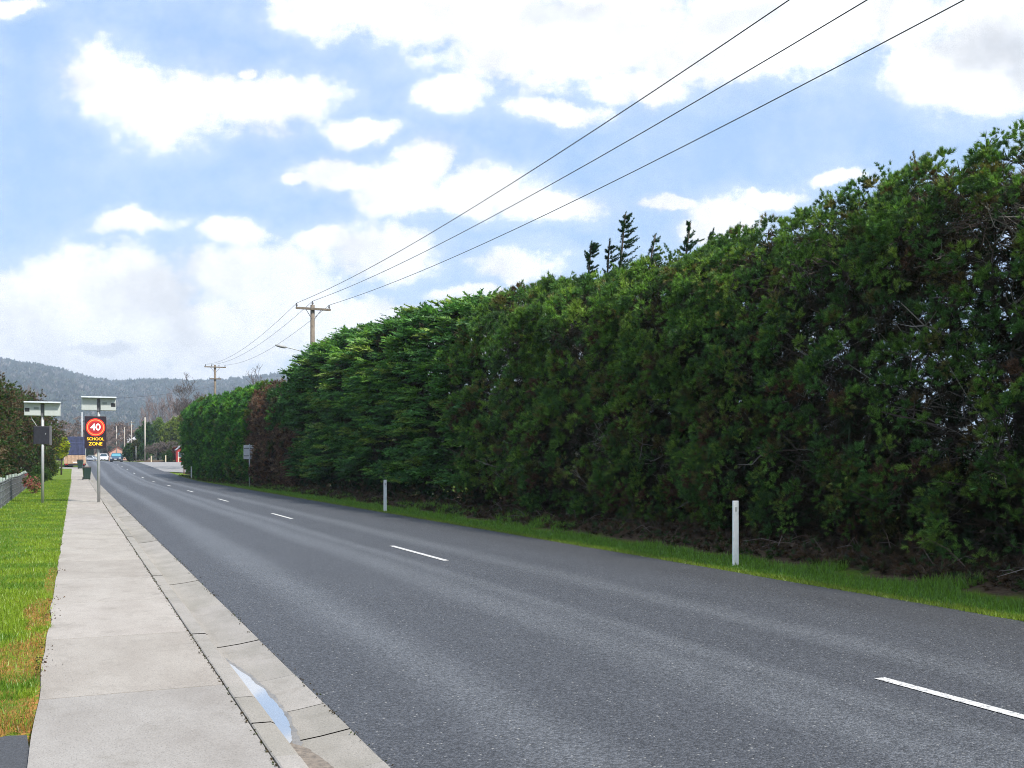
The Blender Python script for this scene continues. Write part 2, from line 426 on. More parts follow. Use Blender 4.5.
# side road joining from the right, with rounded near corner
SIDE = concrete_material('side_road_seal', (.22, .215, .21, 1), (.30, .29, .28, 1), .2)
def side_edge(u): return 101.5 + 9 * math.exp(-(u - 8.8) / 3.0)
b = MB()
us = [8.6, 9, 9.5, 10, 11, 12, 14, 17, 22, 30, 45, 90]
vsn = [0, .15, .3, .45, .6, .75, .9, 1]
for j in range(len(vsn) - 1):
    for i in range(len(us) - 1):
        q = []
        for (a, c) in ((i, j), (i+1, j), (i+1, j+1), (i, j+1)):
            u = us[a]; e = side_edge(u); v = e + (161 - e) * vsn[c]; q.append((u, v, Z(v) + .006))
        b.quad(*q)
tag(b.build('side_road', SIDE, col=True), kind='structure')
b = MB()
for (v0, v1) in ((121.4, 123), (123, 125.5), (125.5, 127.6)):
    b.quad((-9, v0, Z(v0) + .01), (1.5, v0, Z(v0) + .01), (1.5, v1, Z(v1) + .01), (-9, v1, Z(v1) + .01))
tag(b.build('driveway', SIDE, col=True), kind='structure')
DRV = simple('old_driveway_seal', (.075, .078, .085), .85, var=.35, vscale=60, bump=.8)
b = MB(); vv = [-12, -6, 0, 3, 5]
pts = [(-5, -12), (-.222, -12)] + [(-.222, 5.9)] + [(-.25 - .1 * k, 6.28 + .12 * N3(k * .7, 0, 3)) for k in range(0, 20)] + [(-5, 6.3)]
b.quad(*[(x, y, .088) for x, y in pts]); tag(b.build('asphalt_driveway', DRV), kind='structure')

# concrete path slabs with real gaps, soil beneath
def path_left(v): return -.215 + .03 * N3(v * .9, 0, 7) - .0009 * v
joints = [-12, -9.6, -7.2, -4.8, -2.4, 0, 2.35, 4.75, 7.12, 9.45, 11.8]
while joints[-1] < 121: joints.append(joints[-1] + 2.4)
b = MB()
for a, c in zip(joints[:-1], joints[1:]):
    c = min(c, 121.3); t = random.uniform(.93, 1.07); col = (t, t * random.uniform(.985, 1.0), t * random.uniform(.96, 1.0))
    if c < 7.2: col = (t * .92, t * .93, t * .95)
    nseg = 8 if a < 30 else 2
    for k in range(nseg):
        v0 = a + (c - a) * k / nseg + (.006 if k == 0 else 0); v1 = a + (c - a) * (k + 1) / nseg - (.006 if k == nseg - 1 else 0)
        l0, l1 = path_left(v0), path_left(v1)
        q = [(l0, v0, .1 + Z(v0)), (.941, v0, .094 + Z(v0)), (.941, v1, .094 + Z(v1)), (l1, v1, .1 + Z(v1))]
        b.quad(*q, col=col)
        b.quad((l0, v0, Z(v0)), q[0], q[3], (l1, v1, Z(v1)), col=col)
        b.quad(q[1], (.941, v0, Z(v0)), (.941, v1, Z(v1)), q[2], col=col)
        if k == 0: b.quad((l0, v0, Z(v0)), (.941, v0, Z(v0)), q[1], q[0], col=col)
        if k == nseg - 1: b.quad(q[3], q[2], (.941, v1, Z(v1)), (l1, v1, Z(v1)), col=col)
tag(b.build('footpath', CONC, col=True), kind='structure')
b = MB(); vj = [v for v in VL if -12 <= v <= 121] + [121.3]
for v0, v1 in zip(vj[:-1], vj[1:]):
    b.quad((-.19, v0, .055 + Z(v0)), (1.0, v0, .055 + Z(v0)), (1.0, v1, .055 + Z(v1)), (-.19, v1, .055 + Z(v1)))
    b.quad((1.0, v0, -.06 + Z(v0)), (1.6, v0, -.06 + Z(v0)), (1.6, v1, -.06 + Z(v1)), (1.0, v1, -.06 + Z(v1)))
tag(b.build('soil_bed', SOIL), kind='structure')
# kerb and gutter
kj = [-12, -9, -6, -3, 0, 2.5, 4.3, 5.25, 5.97, 6.66, 7.66, 9.25, 11.7]
while kj[-1] < 158: kj.append(kj[-1] + 2.45)
prof = [(.948, .02), (.948, .098), (.956, .103), (1.062, .100), (1.085, .088), (1.125, -.018), (1.14, -.032), (1.2, -.034), (1.36, -.018), (1.54, .008), (1.545, -.05)]
b = MB()
for a, c in zip(kj[:-1], kj[1:]):
    t = random.uniform(.90, 1.08); col = (t, t * .99, t * random.uniform(.95, .99))
    dz = random.uniform(-.003, .003); n = 6 if a < 25 else 1
    for k in range(n):
        v0 = a + (c - a) * k / n + (.007 if k == 0 else 0); v1 = a + (c - a) * (k + 1) / n - (.007 if k == n - 1 else 0)
        for (u0, z0), (u1, z1) in zip(prof[:-1], prof[1:]):
            j0 = .012 * N3(v0 * 3, u0 * 9, 3) if u0 > 1.5 else 0; j1 = .012 * N3(v1 * 3, u0 * 9, 3) if u0 > 1.5 else 0
            b.quad((u0 + j0, v0, z0 + dz + Z(v0)), (u1 + j0, v0, z1 + dz + Z(v0)), (u1 + j1, v1, z1 + dz + Z(v1)), (u0 + j1, v1, z0 + dz + Z(v1)), col=col)
tag(b.build('kerb_and_gutter', KERB, col=True), kind='structure')
# centre line dashes
b = MB()
k = 0
for far in [5.62 + 12.55 * i for i in range(0, 12)]:
    v1 = far + .1; v0 = v1 - 3.05
    for s in range(3):
        a, c = v0 + (v1 - v0) * s / 3, v0 + (v1 - v0) * (s + 1) / 3
        x = 5.52
        if far > 60: x -= .004 * (far - 60)
        b.quad((x - .05, a, Z(a) + .018), (x + .05, a, Z(a) + .018), (x + .05, c, Z(c) + .018), (x - .05, c, Z(c) + .018))
tag(b.build('centre_line', PAINT), kind='structure')
# puddle in the gutter, its wet margin and a little silt
def gut(u): return float(np.interp(u, [p[0] for p in prof[5:10]], [p[1] for p in prof[5:10]]))
def strip(name, v0, v1, wfun, mat, dz, ns=46):
    m = MB(); rows = []
    for k in range(ns + 1):
        s_ = k / ns; v_ = v0 + (v1 - v0) * s_; w_ = wfun(s_, v_); rows.append([(1.136 + w_ * q, v_, gut(1.136 + w_ * q) + dz) for q in (0, .2, .45, .75, 1)])
    for r0, r1 in zip(rows[:-1], rows[1:]):
        for q in range(4): m.quad(r0[q], r0[q + 1], r1[q + 1], r1[q])
    return tag(m.build(name, mat), kind='structure')
WET = simple('wet_concrete', (.20, .185, .165), .4, var=.35, vscale=16, bump=.2)
DAMP = simple('damp_silt_brown', (.20, .165, .13), .7, var=.4, vscale=30, bump=.4)
def wpud(s_, v_): return max(.003, (.165 * (math.sin(math.pi * s_) ** .55) * (1 - .42 * s_) + .018 * N3(v_ * 4, 0, 1) + .010 * N3(v_ * 13, 0, 5)))
strip('wet_margin', 5.70, 8.75, lambda s_, v_: max(.004, .19 * (math.sin(math.pi * s_) ** .5) * (1 - .4 * s_) + .02 * N3(v_ * 5, 3, 1) + .014 * N3(v_ * 15, 3, 5)), WET, .0045)
strip('damp_silt', 4.4, 6.0, lambda s_, v_: max(.004, .15 * (math.sin(math.pi * s_) ** .6) + .02 * N3(v_ * 6, 3, 8) + .015 * N3(v_ * 17, 3, 5)), DAMP, .007)
m = MB(); rows = []
for k in range(61):
    s_ = k / 60; v_ = 5.88 + 2.6 * s_; rows.append(((1.122, v_, -.0222), (1.135 + wpud(s_, v_), v_, -.0222)))
for r0, r1 in zip(rows[:-1], rows[1:]): m.quad(r0[0], r0[1], r1[1], r1[0])
tag(m.build('puddle_water', WATER), kind='structure')

# ------------------------------------------------------------------ foliage engine
def unit(a): return a / np.maximum(np.linalg.norm(a, axis=-1, keepdims=True), 1e-9)
def template_brush(n, rng, spread=.9, wid=.16):
    """n narrow leaf faces fanning out of a short twig along +Z, radius 1"""
    t = np.zeros((n, 3, 3))
    for i in range(n):
        base = np.array([0, 0, rng.uniform(0, .45)])
        ph = rng.uniform(0, 2 * math.pi); el = rng.uniform(.05, spread)
        d = np.array([math.sin(el) * math.cos(ph), math.sin(el) * math.sin(ph), math.cos(el)])
        L = rng.uniform(.4, .8); s = unit(np.cross(d, rng.normal(size=3))) * wid * rng.uniform(.6, 1.2)
        o = base + d * L * .15
        t[i, 0] = o - s * .5; t[i, 1] = o + s * .5; t[i, 2] = base + d * L
    return t
def template_frond(n, rng, wid=.10):
    """flat feathery spray along +Z, flat in the XZ plane (normal Y)"""
    t = np.zeros((n, 3, 3))
    for i in range(n):
        s = (i + .5) / n; side = 1 if i % 2 else -1
        base = np.array([0, -.10 * s * s, s * .85])
        L = .42 * (1 - .6 * s) * rng.uniform(.7, 1.2)
        d = unit(np.array([side * .75, rng.normal(0, .22), .75]))
        wv = np.array([-.5 * side, rng.normal(0, .5), .6]) * wid * rng.uniform(.7, 1.2)
        t[i, 0] = base - wv * .6; t[i, 1] = base + wv * .6; t[i, 2] = base + d * L
    return t
TB = [template_brush(22, RNG) for _ in range(6)]
TN = [template_brush(44, RNG, 1.0, .075) for _ in range(7)]
TW = [template_brush(24, RNG, 1.3, .07) for _ in range(5)]
TBW = [template_brush(14, RNG, 1.1, .3) for _ in range(5)]
TF = [template_frond(22, RNG) for _ in range(6)]

class Foliage:
    def __init__(s): s.v = []; s.c = []
    def add(s, pos, dirs, scale, col, temps, normal=None, jit=.16):
        pos = np.asarray(pos, float); n = len(pos)
        if n == 0: return
        dirs = unit(np.asarray(dirs, float)); scale = np.broadcast_to(np.asarray(scale, float), (n,)); col = np.broadcast_to(np.asarray(col, float), (n, 3))
        ref = RNG.normal(size=(n, 3)) if normal is None else np.asarray(normal, float)
        y = unit(ref - dirs * np.sum(ref * dirs, axis=1, keepdims=True)); x = np.cross(y, dirs)
        which = RNG.integers(0, len(temps), n)
        for k, tp in enumerate(temps):
            m = which == k
            if not m.any(): continue
            T = tp.reshape(-1, 3); F_ = len(tp)
            W = (x[m][:, None, :] * T[None, :, 0:1] + y[m][:, None, :] * T[None, :, 1:2] + dirs[m][:, None, :] * T[None, :, 2:3]) * scale[m][:, None, None] + pos[m][:, None, :]
            s.v.append(W.reshape(-1, 3))
            f = 1 + RNG.normal(0, jit, (m.sum(), F_, 1, 1))
            c = np.clip(col[m][:, None, None, :] * np.maximum(f, .25), .002, .9)
            s.c.append(np.broadcast_to(c, (m.sum(), F_, 3, 3)).reshape(-1, 3))
    def build(s, name, mat=None, parent=None):
        v = np.concatenate(s.v); c = np.concatenate(s.c)
        if parent is not None: v = v - np.array(parent.location)
        return np_mesh(name, v, np.arange(len(v)), 3, mat or LEAF, parent, col=c)

def pick(pal, n, wts=None):
    pal = np.array(pal); return pal[RNG.choice(len(pal), n, p=wts)]

# ------------------------------------------------------------------ the hedge of conifers
HT_V = [0, 5, 9.7, 12, 14.4, 16.3, 21.8, 26.7, 31.7, 38.5, 46.5, 52, 54.3, 57, 60.5, 68, 80, 97]
HT_H = [6.25, 6.25, 6.28, 6.3, 6.25, 6.15, 6.2, 6.7, 7.0, 7.35, 7.6, 7.3, 6.5, 6.1, 6.15, 6.5, 6.6, 6.9]
FU_V = [0, 9, 20, 35, 50, 62, 80, 97]
FU_U = [11.05, 11.0, 10.9, 10.75, 10.6, 10.4, 9.8, 9.45]
def Ht(v): return np.interp(v, HT_V, HT_H)
def Fu(v): return np.interp(v, FU_V, FU_U)
def face(v, z, amp=.45, fr=.55):
    """front surface of the hedge (arrays)"""
    H = Ht(v); u = Fu(v)
    nz = np.array([N3(a * fr, b * fr * .9, 1.3) * 1.1 + N3(a * fr * 2.6, b * fr * 2.3, 9.1) * .55 for a, b in zip(v, z)])
    u = u + nz * amp * -1
    t = np.clip((z - (H - 1.6)) / 1.6, 0, 1); u = u + t * t * 1.3
    lo = np.clip((1.1 - z) / 1.1, 0, 1); u = u + lo * .45
    return u

TREES = []   # (centre v, kind, label, name, cat)
for i, (v, lab) in enumerate([
        (6.8, 'rough conifer at the near right end of the hedge with gaps showing sky'),
        (10.2, 'gappy dark conifer of the tall hedge with sky showing through its lower half'),
        (13.8, 'dark bushy conifer in the hedge right behind the nearest white guide post'),
        (17.6, 'shaggy green conifer in the hedge just beyond the nearest white guide post'),
        (21.6, 'dense green conifer of the hedge standing in front of the two tallest wind-bent tree tops'),
        (25.8, 'rough dark conifer of the hedge beside the smooth feathery cypresses')]):
    TREES.append((v, 'rough', lab, 'hedge_conifer', 'conifer'))
for v, lab in [(30.5, 'feathery cypress of the hedge nearest to the rough dark conifers'),
               (36.5, 'feathery layered cypress behind the second white guide post'),
               (42.5, 'tall feathery cypress forming the highest middle of the layered green group'),
               (49.0, 'feathery cypress with upswept tips beside the wooden pole with the street lamp')]:
    TREES.append((v, 'feather', lab, 'hedge_cypress', 'cypress'))
TREES.append((55.8, 'dark', 'low dark green cypress just before the brown dying bush in the hedge', 'hedge_cypress', 'cypress'))
TREES.append((61.0, 'brown', 'dying reddish brown conifer in the hedge behind the grey sign back', 'dying_conifer', 'conifer'))
for v, lab in [(66.5, 'clipped green cypress just beyond the brown dying conifer'), (73, 'clipped green cypress in the middle of the far hedge block'),
               (80.5, 'dense clipped cypress of the far hedge block with darker hollow'), (88.5, 'clipped bright cypress second from the far end of the hedge'), (94.8, 'clipped cypress at the far end of the hedge by the side road')]:
    TREES.append((v, 'clip', lab, 'clipped_cypress', 'cypress'))
TV = np.array([t[0] for t in TREES])
bounds = [4.9] + list((TV[1:] + TV[:-1]) / 2) + [97.2]

PAL = {'rough': [(.128, .232, .046), (.080, .170, .046), (.185, .275, .055), (.058, .112, .040), (.17, .155, .058)],
       'feather': [(.088, .198, .055), (.060, .145, .048), (.14, .26, .055), (.18, .25, .055)],
       'dark': [(.04, .11, .028), (.055, .14, .03), (.08, .08, .04)],
       'brown': [(.15, .075, .055), (.11, .065, .05), (.19, .12, .09), (.07, .08, .03)],
       'clip': [(.065, .19, .03), (.11, .25, .03), (.04, .13, .03), (.14, .16, .04)]}
WTS = {'rough': [.34, .30, .14, .15, .07], 'feather': [.4, .3, .2, .1], 'dark': [.5, .35, .15], 'brown': [.4, .3, .2, .1], 'clip': [.4, .28, .24, .08]}

def holes(v, z):
    """bare see-through part of the near end"""
    out = np.zeros(len(v))
    for i, (a, b_) in enumerate(zip(v, z)):
        reg = smooth(14.6, 12.6, a) * smooth(1.2, 2.0, b_) * smooth(4.7, 3.7, b_)
        out[i] = reg * (N3(a * 1.5, b_ * .8, 20.5) * .9 + N3(a * 4.2, b_ * 2.6, 3.1) * .8 - .12)
    return out
def n2(u, v, f, s=0): return np.array([N3(a * f, b_ * f, s) for a, b_ in zip(u, v)])

def hedge_tree(idx):
    vc, kind, lab, name, cat = TREES[idx]
    v0, v1 = bounds[idx], bounds[idx + 1]
    root = empty(name, (Fu(vc) + 1.5, vc, Z(vc) + .18), label=lab, cat=cat, group='tall conifer hedge along the road')
    L = v1 - v0; H = float(Ht(vc)); fo = Foliage()
    ov = .35
    def samp(n, zlo=.25, ztop=-.25):
        v = RNG.uniform(v0 - ov, v1 + ov, n); z = RNG.uniform(zlo, 1, n) ** 1 * 1.0
        z = zlo + (Ht(v) + ztop - zlo) * RNG.uniform(0, 1, n); return v, z
    pal, wt = PAL[kind], WTS[kind]
    rough = kind in ('rough',)
    if kind == 'feather':
        n = int(L * H * 4.3)
        v, z = samp(n, .9, .12); u = face(v, z, .35, .4) + RNG.uniform(-.25, .3, n)
        drop = np.array([N3(a * .9, b_ * 1.8, 33) for a, b_ in zip(v, z)]) < -.38
        v, z, u = v[~drop], z[~drop], u[~drop]; n = len(v)
        cc = pick(pal, n, wt) * (.85 + .5 * RNG.random((n, 1)))
        topness = np.clip((z - (Ht(v) - 2.5)) / 2.5, 0, 1)
        for i in range(n):
            k = 13; az = RNG.normal(0, .75, k); sp = RNG.uniform(-.55, .55, k)
            d = np.stack([-np.cos(az), np.sin(az) * .9 + .35, RNG.normal(.10 + .35 * topness[i], .12, k)], 1)
            p = np.stack([np.full(k, u[i]) + RNG.uniform(-.05, .5, k), v[i] + sp, z[i] - abs(sp) * .10 + RNG.normal(0, .04, k)], 1)
            nrm = np.stack([RNG.normal(-.25, .25, k), RNG.normal(0, .25, k), np.ones(k)], 1)
            fo.add(p, d, RNG.uniform(.38, .68, k), cc[i], TF, nrm, .4)
        n = int(L * H * 55); v, z = samp(n, .3, -.4); u = face(v, z, .35, .4) + RNG.uniform(.25, 1.0, n)
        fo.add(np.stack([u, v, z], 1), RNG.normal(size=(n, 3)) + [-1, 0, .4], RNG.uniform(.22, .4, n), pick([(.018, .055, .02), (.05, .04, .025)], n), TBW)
        # tips that stand out of the top
        for _ in range(int(L * 5)):
            v_ = RNG.uniform(v0, v1); H_ = float(Ht(v_)); k = 9; t = np.linspace(0, 1, k)
            ub = Fu(v_) + RNG.uniform(.9, 1.9); hh = RNG.uniform(.3, .75)
            p = np.stack([ub - t * hh * .5, v_ + t * hh * .9, H_ - .25 + t * hh * .55], 1)
            d = np.stack([np.full(k, -.4) + RNG.normal(0, .2, k), np.full(k, .8), np.full(k, .25) + RNG.normal(0, .2, k)], 1)
            fo.add(p, d, .34 * (1.1 - t * .6), (.025, .08, .03), TF, np.tile([0., 0, 1.], (k, 1)))
    else:
        dens = {'rough': 12.0, 'dark': 5, 'brown': 5, 'clip': 4.4}[kind]
        if kind == 'rough' and vc < 20: dens = 25.0
        n = int(L * H * dens)
        v, z = samp(n, .26, -.05); amp = .6 if kind == 'rough' else .5
        u = face(v, z, amp)
        gap = np.array([N3(a * 1.3, b_ * 1.1, 51) + .5 * N3(a * 3.1, b_ * 2.7, 5) for a, b_ in zip(v, z)])
        keep = (gap > -.30) & (holes(v, z) < .12)
        lowthin = RNG.random(n) < np.clip((z - .1) / 1.0, .6, 1)
        keep &= lowthin
        v, z, u = v[keep], z[keep], u[keep]; n = len(v)
        cc = pick(pal, n, wt) * (.8 + .5 * RNG.random((n, 1)))
        if kind == 'rough':   # drier, browner growth low down and inside
            br = RNG.random(n) < np.clip(.26 - z * .045, .03, .22); cc[br] = pick([(.11, .075, .035), (.09, .09, .03), (.12, .06, .04)], br.sum())
        if kind == 'dark':
            br = z < 3.4 + .8 * n2(v, z, .8, 3); cc[br] = pick(PAL['brown'], br.sum(), WTS['brown'])
        rr = {'rough': .30, 'dark': .42, 'brown': .42, 'clip': .42}[kind]
        ts = {'rough': .13, 'dark': .27, 'brown': .27, 'clip': .29}[kind]
        if kind == 'rough': rr, ts = (.19, .105) if vc < 16 else (.21, .125) if vc < 20 else (.27, .165)
        for i in range(n):
            k = int(RNG.integers(13, 24)) if kind == 'rough' else int(RNG.integers(16, 30)); r = rr * RNG.uniform(.6, 1.25)
            d = unit(RNG.normal(size=(k, 3)) * [1, 1, 1] + [-.9, 0, .55])
            c0 = np.array([u[i] + .1, v[i], z[i]])
            p = c0 + d * r * RNG.uniform(.35, 1.0, (k, 1)) * [1, 1, .85]
            d2 = d + RNG.normal(0, .35, (k, 3)) + [0, 0, .35]
            tip = .75 + .5 * RNG.random((k, 1))
            fo.add(p, d2, RNG.uniform(.75, 1.3, k) * ts, cc[i] * tip, TN if kind == 'rough' else TB, None, .5)
        # inner and back growth
        n = int(L * H * (230 if kind == 'rough' and vc < 20 else 150 if kind == 'rough' else 40)); v, z = samp(n, .25, -.3)
        u = face(v, z, amp) + RNG.uniform(.35, 2.6, n)
        keep = holes(v, z) < .24
        v, z, u = v[keep], z[keep], u[keep]; n = len(v)
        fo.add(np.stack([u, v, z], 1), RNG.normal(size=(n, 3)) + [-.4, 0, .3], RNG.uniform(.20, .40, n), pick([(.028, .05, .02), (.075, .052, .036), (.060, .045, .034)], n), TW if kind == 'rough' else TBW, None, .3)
        # leaders poking from the top
        for _ in range(int(L * (7 if kind == 'rough' else 3))):
            v_ = RNG.uniform(v0, v1); H_ = float(Ht(v_)); k = 26; t = np.linspace(0, 1, k); hh = RNG.uniform(.22, .5) 
            if kind != 'rough': hh *= .6
            ub = Fu(v_) + RNG.uniform(.8, 2.3); ln = RNG.normal(0, .25, 2)
            p = np.stack([ub + ln[0] * t, v_ + ln[1] * t, H_ - .35 + t * hh], 1) + RNG.normal(0, .07, (k, 3)) * (1.1 - t[:, None])
            d = RNG.normal(0, .6, (k, 3)) + [0, 0, .9]
            fo.add(p, d, (ts * .9) * (1.2 - .6 * t), pick(pal, 1, wt)[0] * .9, TN, None)
        # top cap
        n = int(L * 2.2 * 26); v = RNG.uniform(v0, v1, n); t = RNG.uniform(0, 1, n)
        u = Fu(v) + .9 + t * 1.8; z = Ht(v) - .15 - .25 * RNG.random(n) - .3 * (t - .4) ** 2 + .18 * np.array([N3(a * 1.5, b_ * 1.5, 8) for a, b_ in zip(u, v)])
        fo.add(np.stack([u, v, z], 1), RNG.normal(0, .5, (n, 3)) + [0, 0, 1], RNG.uniform(.8, 1.3, n) * ts * 1.15, pick(pal, n, wt), TN if kind == 'rough' else TB)
    # lowest skirt of thin brownish growth
    n = int(L * 26); v = RNG.uniform(v0, v1, n); z = RNG.uniform(.22, 1.0, n); u = Fu(v) + .35 + RNG.uniform(0, 1.3, n)
    fo.add(np.stack([u, v, z], 1), RNG.normal(size=(n, 3)) + [-.5, 0, .3], RNG.uniform(.14, .26, n), pick([(.04, .08, .025), (.085, .055, .035), (.05, .035, .022)], n), TN)
    fo.v = [a + np.array([0, 0, Z(vc)]) for a in fo.v]
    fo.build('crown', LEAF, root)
    # trunk and limbs
    rx, ry, rz = root.location
    tb = MB(); nst = 2 if kind == 'rough' else 1
    for s in range(nst):
        ox = RNG.uniform(-.25, .4) if s else 0; oy = RNG.uniform(-.2, .2) + (s * 1.4 - .2 if nst > 1 else 0)
        pts = [(ox + .1 * N3(k * .7, vc, s), oy + .14 * N3(k * .8, s, vc), -.3 + (H - .9) * k / 7) for k in range(8)]
        tb.tube(pts, [(.20 - .1 * s) * (1 - k / 8.5) + .02 for k in range(8)], 9, col=(.060, .048, .040))
    tb.build('trunk', BARK, root, smooth=True, col=True)
    bb = MB(); nb = int(L * (22 if kind == 'rough' else 5))
    for _ in range(nb):
        z = RNG.uniform(.7, H - 1.0); oy = RNG.uniform(-L / 2, L / 2); out = RNG.uniform(1.0, 2.05)
        if RNG.random() < .5: out *= .8
        p = Vector((RNG.uniform(-.1, .4), oy * .35, z - .3)); out = min(out, 1.25 + max(0, (H - 1.6 - z)) * .3); tgt = Vector((-out, oy + RNG.normal(0, .6), min(z + RNG.uniform(-.5, .9), H - 1.5)))
        pts = []
        bend = Vector((0, RNG.normal(0, .3), RNG.normal(-.1, .25)))
        for k in range(7):
            s = k / 6; pts.append(tuple(p.lerp(tgt, s) + bend * math.sin(s * math.pi) + Vector((RNG.normal(0, .035), RNG.normal(0, .035), RNG.normal(0, .035)))))
        pale = RNG.random() < .32
        col = (.22, .195, .17) if pale else (.075, .055, .045)
        r0 = RNG.uniform(.010, .028)
        bb.tube(pts, [r0 * (1 - .75 * k / 6) for k in range(7)], 5, col=col)
        for j in (3, 4, 5):     # side twigs
            for _q in range(2):
                q = Vector(pts[j]); d = Vector((RNG.normal(-.5, .5), RNG.normal(0, .7), RNG.normal(.1, .6))).normalized() * RNG.uniform(.2, .55)
                bb.tube([q, q + d * .5 + Vector((0, 0, RNG.normal(0, .05))), q + d], [r0 * .42, r0 * .3, r0 * .15], 3, col=col, cap=False)
    bb.build('branches', TWIG, root, col=True)
    return root
for i in range(len(TREES)): hedge_tree(i)

# ------------------------------------------------------------------ wind-bent conifer tops behind the hedge
def bent_conifer(x, ytop, v, ybase, lean, label):
    u = at(x, v); H = hgt(x, v, ytop) ; root = empty('wind_bent_conifer', (u, v, .2), label=label, cat='conifer', group='wind bent conifers behind the hedge')
    pts = []; n = 14
    for k in range(n):
        s = k / (n - 1); pts.append(Vector((lean * s ** 3, -lean * .2 * s ** 3, (H - .2) * s)))
    tb = MB(); tb.tube(pts, [.10 * (1 - k / n) + .012 for k in range(n)], 7, col=(.06, .05, .04)); 
    fo = Foliage(); z = 3.2
    bb = MB()
    while z < H - .25:
        s = z / (H - .2); p0 = pts[0].lerp(pts[-1], 0); p0 = Vector((lean * s ** 3, -lean * .2 * s ** 3, z))
        ext = (.24 + 1.15 * (1 - s) ** .8)
        for q in range(4):
            side = RNG.normal(0, 1); right = RNG.uniform(-.35, 1.0)
            if RNG.random() < .33: continue
            d = Vector((right * CT + side * .3 * ST, -right * ST + side * .3 * CT, RNG.uniform(.0, .28))).normalized()
            Lb = ext * RNG.uniform(.3, 1.1) * (1 if right > 0 else .55); k = 15; t = np.linspace(.12, 1, k)
            P0 = np.array(p0) + np.outer(t * Lb, np.array(d)) + np.stack([0*t, 0*t, .22 * Lb * t * t], 1)
            bb.tube([p0, p0 + d * Lb * .6, p0 + d * Lb + Vector((0, 0, .2 * Lb))], [.014, .009, .004], 3, col=(.06, .05, .04), cap=False)
            dd = np.tile(np.array(d) + [0, 0, .2], (k, 1)) + RNG.normal(0, .42, (k, 3))
            fo.add(P0 + np.array([u, v, .2]), dd, .115 * (1.15 - .5 * t), (.035, .085, .045), TN, None, .25)
        z += RNG.uniform(.10, .17)
    tb.build('trunk', BARK, root, smooth=True, col=True); bb.build('branches', TWIG, root, col=True)
    k = 12; t = np.linspace(0, 1, k)
    P0 = np.stack([u + lean * (.85 + .17 * t) ** 3, np.full(k, v), .2 + (H - .2) * (.9 + .1 * t)], 1)
    fo.add(P0, np.tile([.35, -.1, .9], (k, 1)) + RNG.normal(0, .25, (k, 3)), .13, (.035, .085, .045), TN)
    fo.build('crown', LEAF, root)
for a in [(583, 243, 26.5, 280, .25, 'short bushy wind-bent conifer top, leftmost behind the hedge'),
          (603, 241, 26.0, 280, .2, 'thin conifer top close to the left of the tallest bent one'),
          (614, 213, 25.5, 280, .35, 'tallest wind-bent conifer top rising behind the hedge'),
          (637, 234, 24.8, 270, .55, 'slender conifer top leaning right beside the tallest one'),
          (676, 222, 22.5, 262, .4, 'curled conifer top rising right of the leaning slender one'),
          (692, 237, 21.8, 262, .5, 'low spreading conifer top, rightmost behind the hedge')]:
    bent_conifer(*a)

# ------------------------------------------------------------------ generic leafy and bare trees
def leafy(name, u, v, h, r, label, cat, pal, z0=.5, ts=.4, group=None, dens=1.0, zscale=1.0, temps=None, trunk=True, colbase=(.07, .055, .045)):
    zb = Z(v) + .05
    root = empty(name, (u, v, zb), label=label, cat=cat, group=group); fo = Foliage()
    n = int(26 * dens * (r * h) / 4); hc = (h + z0) / 2; hz = (h - z0) / 2
    for i in range(n):
        d = unit(RNG.normal(size=3)); 
        nn = .8 + .35 * N3(d[0] * 2 + u, d[1] * 2 + v, d[2] * 2)
        c0 = np.array([u, v, zb + hc]) + d * [r, r, hz] * nn * RNG.uniform(.55, 1)
        k = int(RNG.integers(8, 16)); cr = min(r, hz) * .30 * RNG.uniform(.6, 1.2)
        dd = unit(RNG.normal(size=(k, 3)) + d * .7 + [0, 0, .3])
        c = pick(pal, 1)[0] * RNG.uniform(.75, 1.3)
        fo.add(c0 + dd * cr * RNG.uniform(.3, 1, (k, 1)), dd + RNG.normal(0, .3, (k, 3)), RNG.uniform(.7, 1.3, k) * ts, c, temps or TBW, None, .2)
    fo.build('crown' if trunk else 'foliage', LEAF, root)
    tb = MB(); tb.tube([(0, 0, -.2), (.05, .03, h * .35), (0, .06, h * .75)], [.04 * h * .6, .03 * h * .6, .01], 7, col=colbase)
    for q in range(8):
        a = RNG.uniform(0, 6.28); z = h * RNG.uniform(.2, .6)
        tb.tube([(0, 0, z), (r * .35 * math.cos(a), r * .35 * math.sin(a), z + h * .1), (r * .7 * math.cos(a), r * .7 * math.sin(a), z + h * .2)], [.012 * h * .6, .008 * h * .6, .004], 4, col=colbase)
    tb.build('trunk' if trunk else 'stems', BARK, root, smooth=True, col=True)
    return root

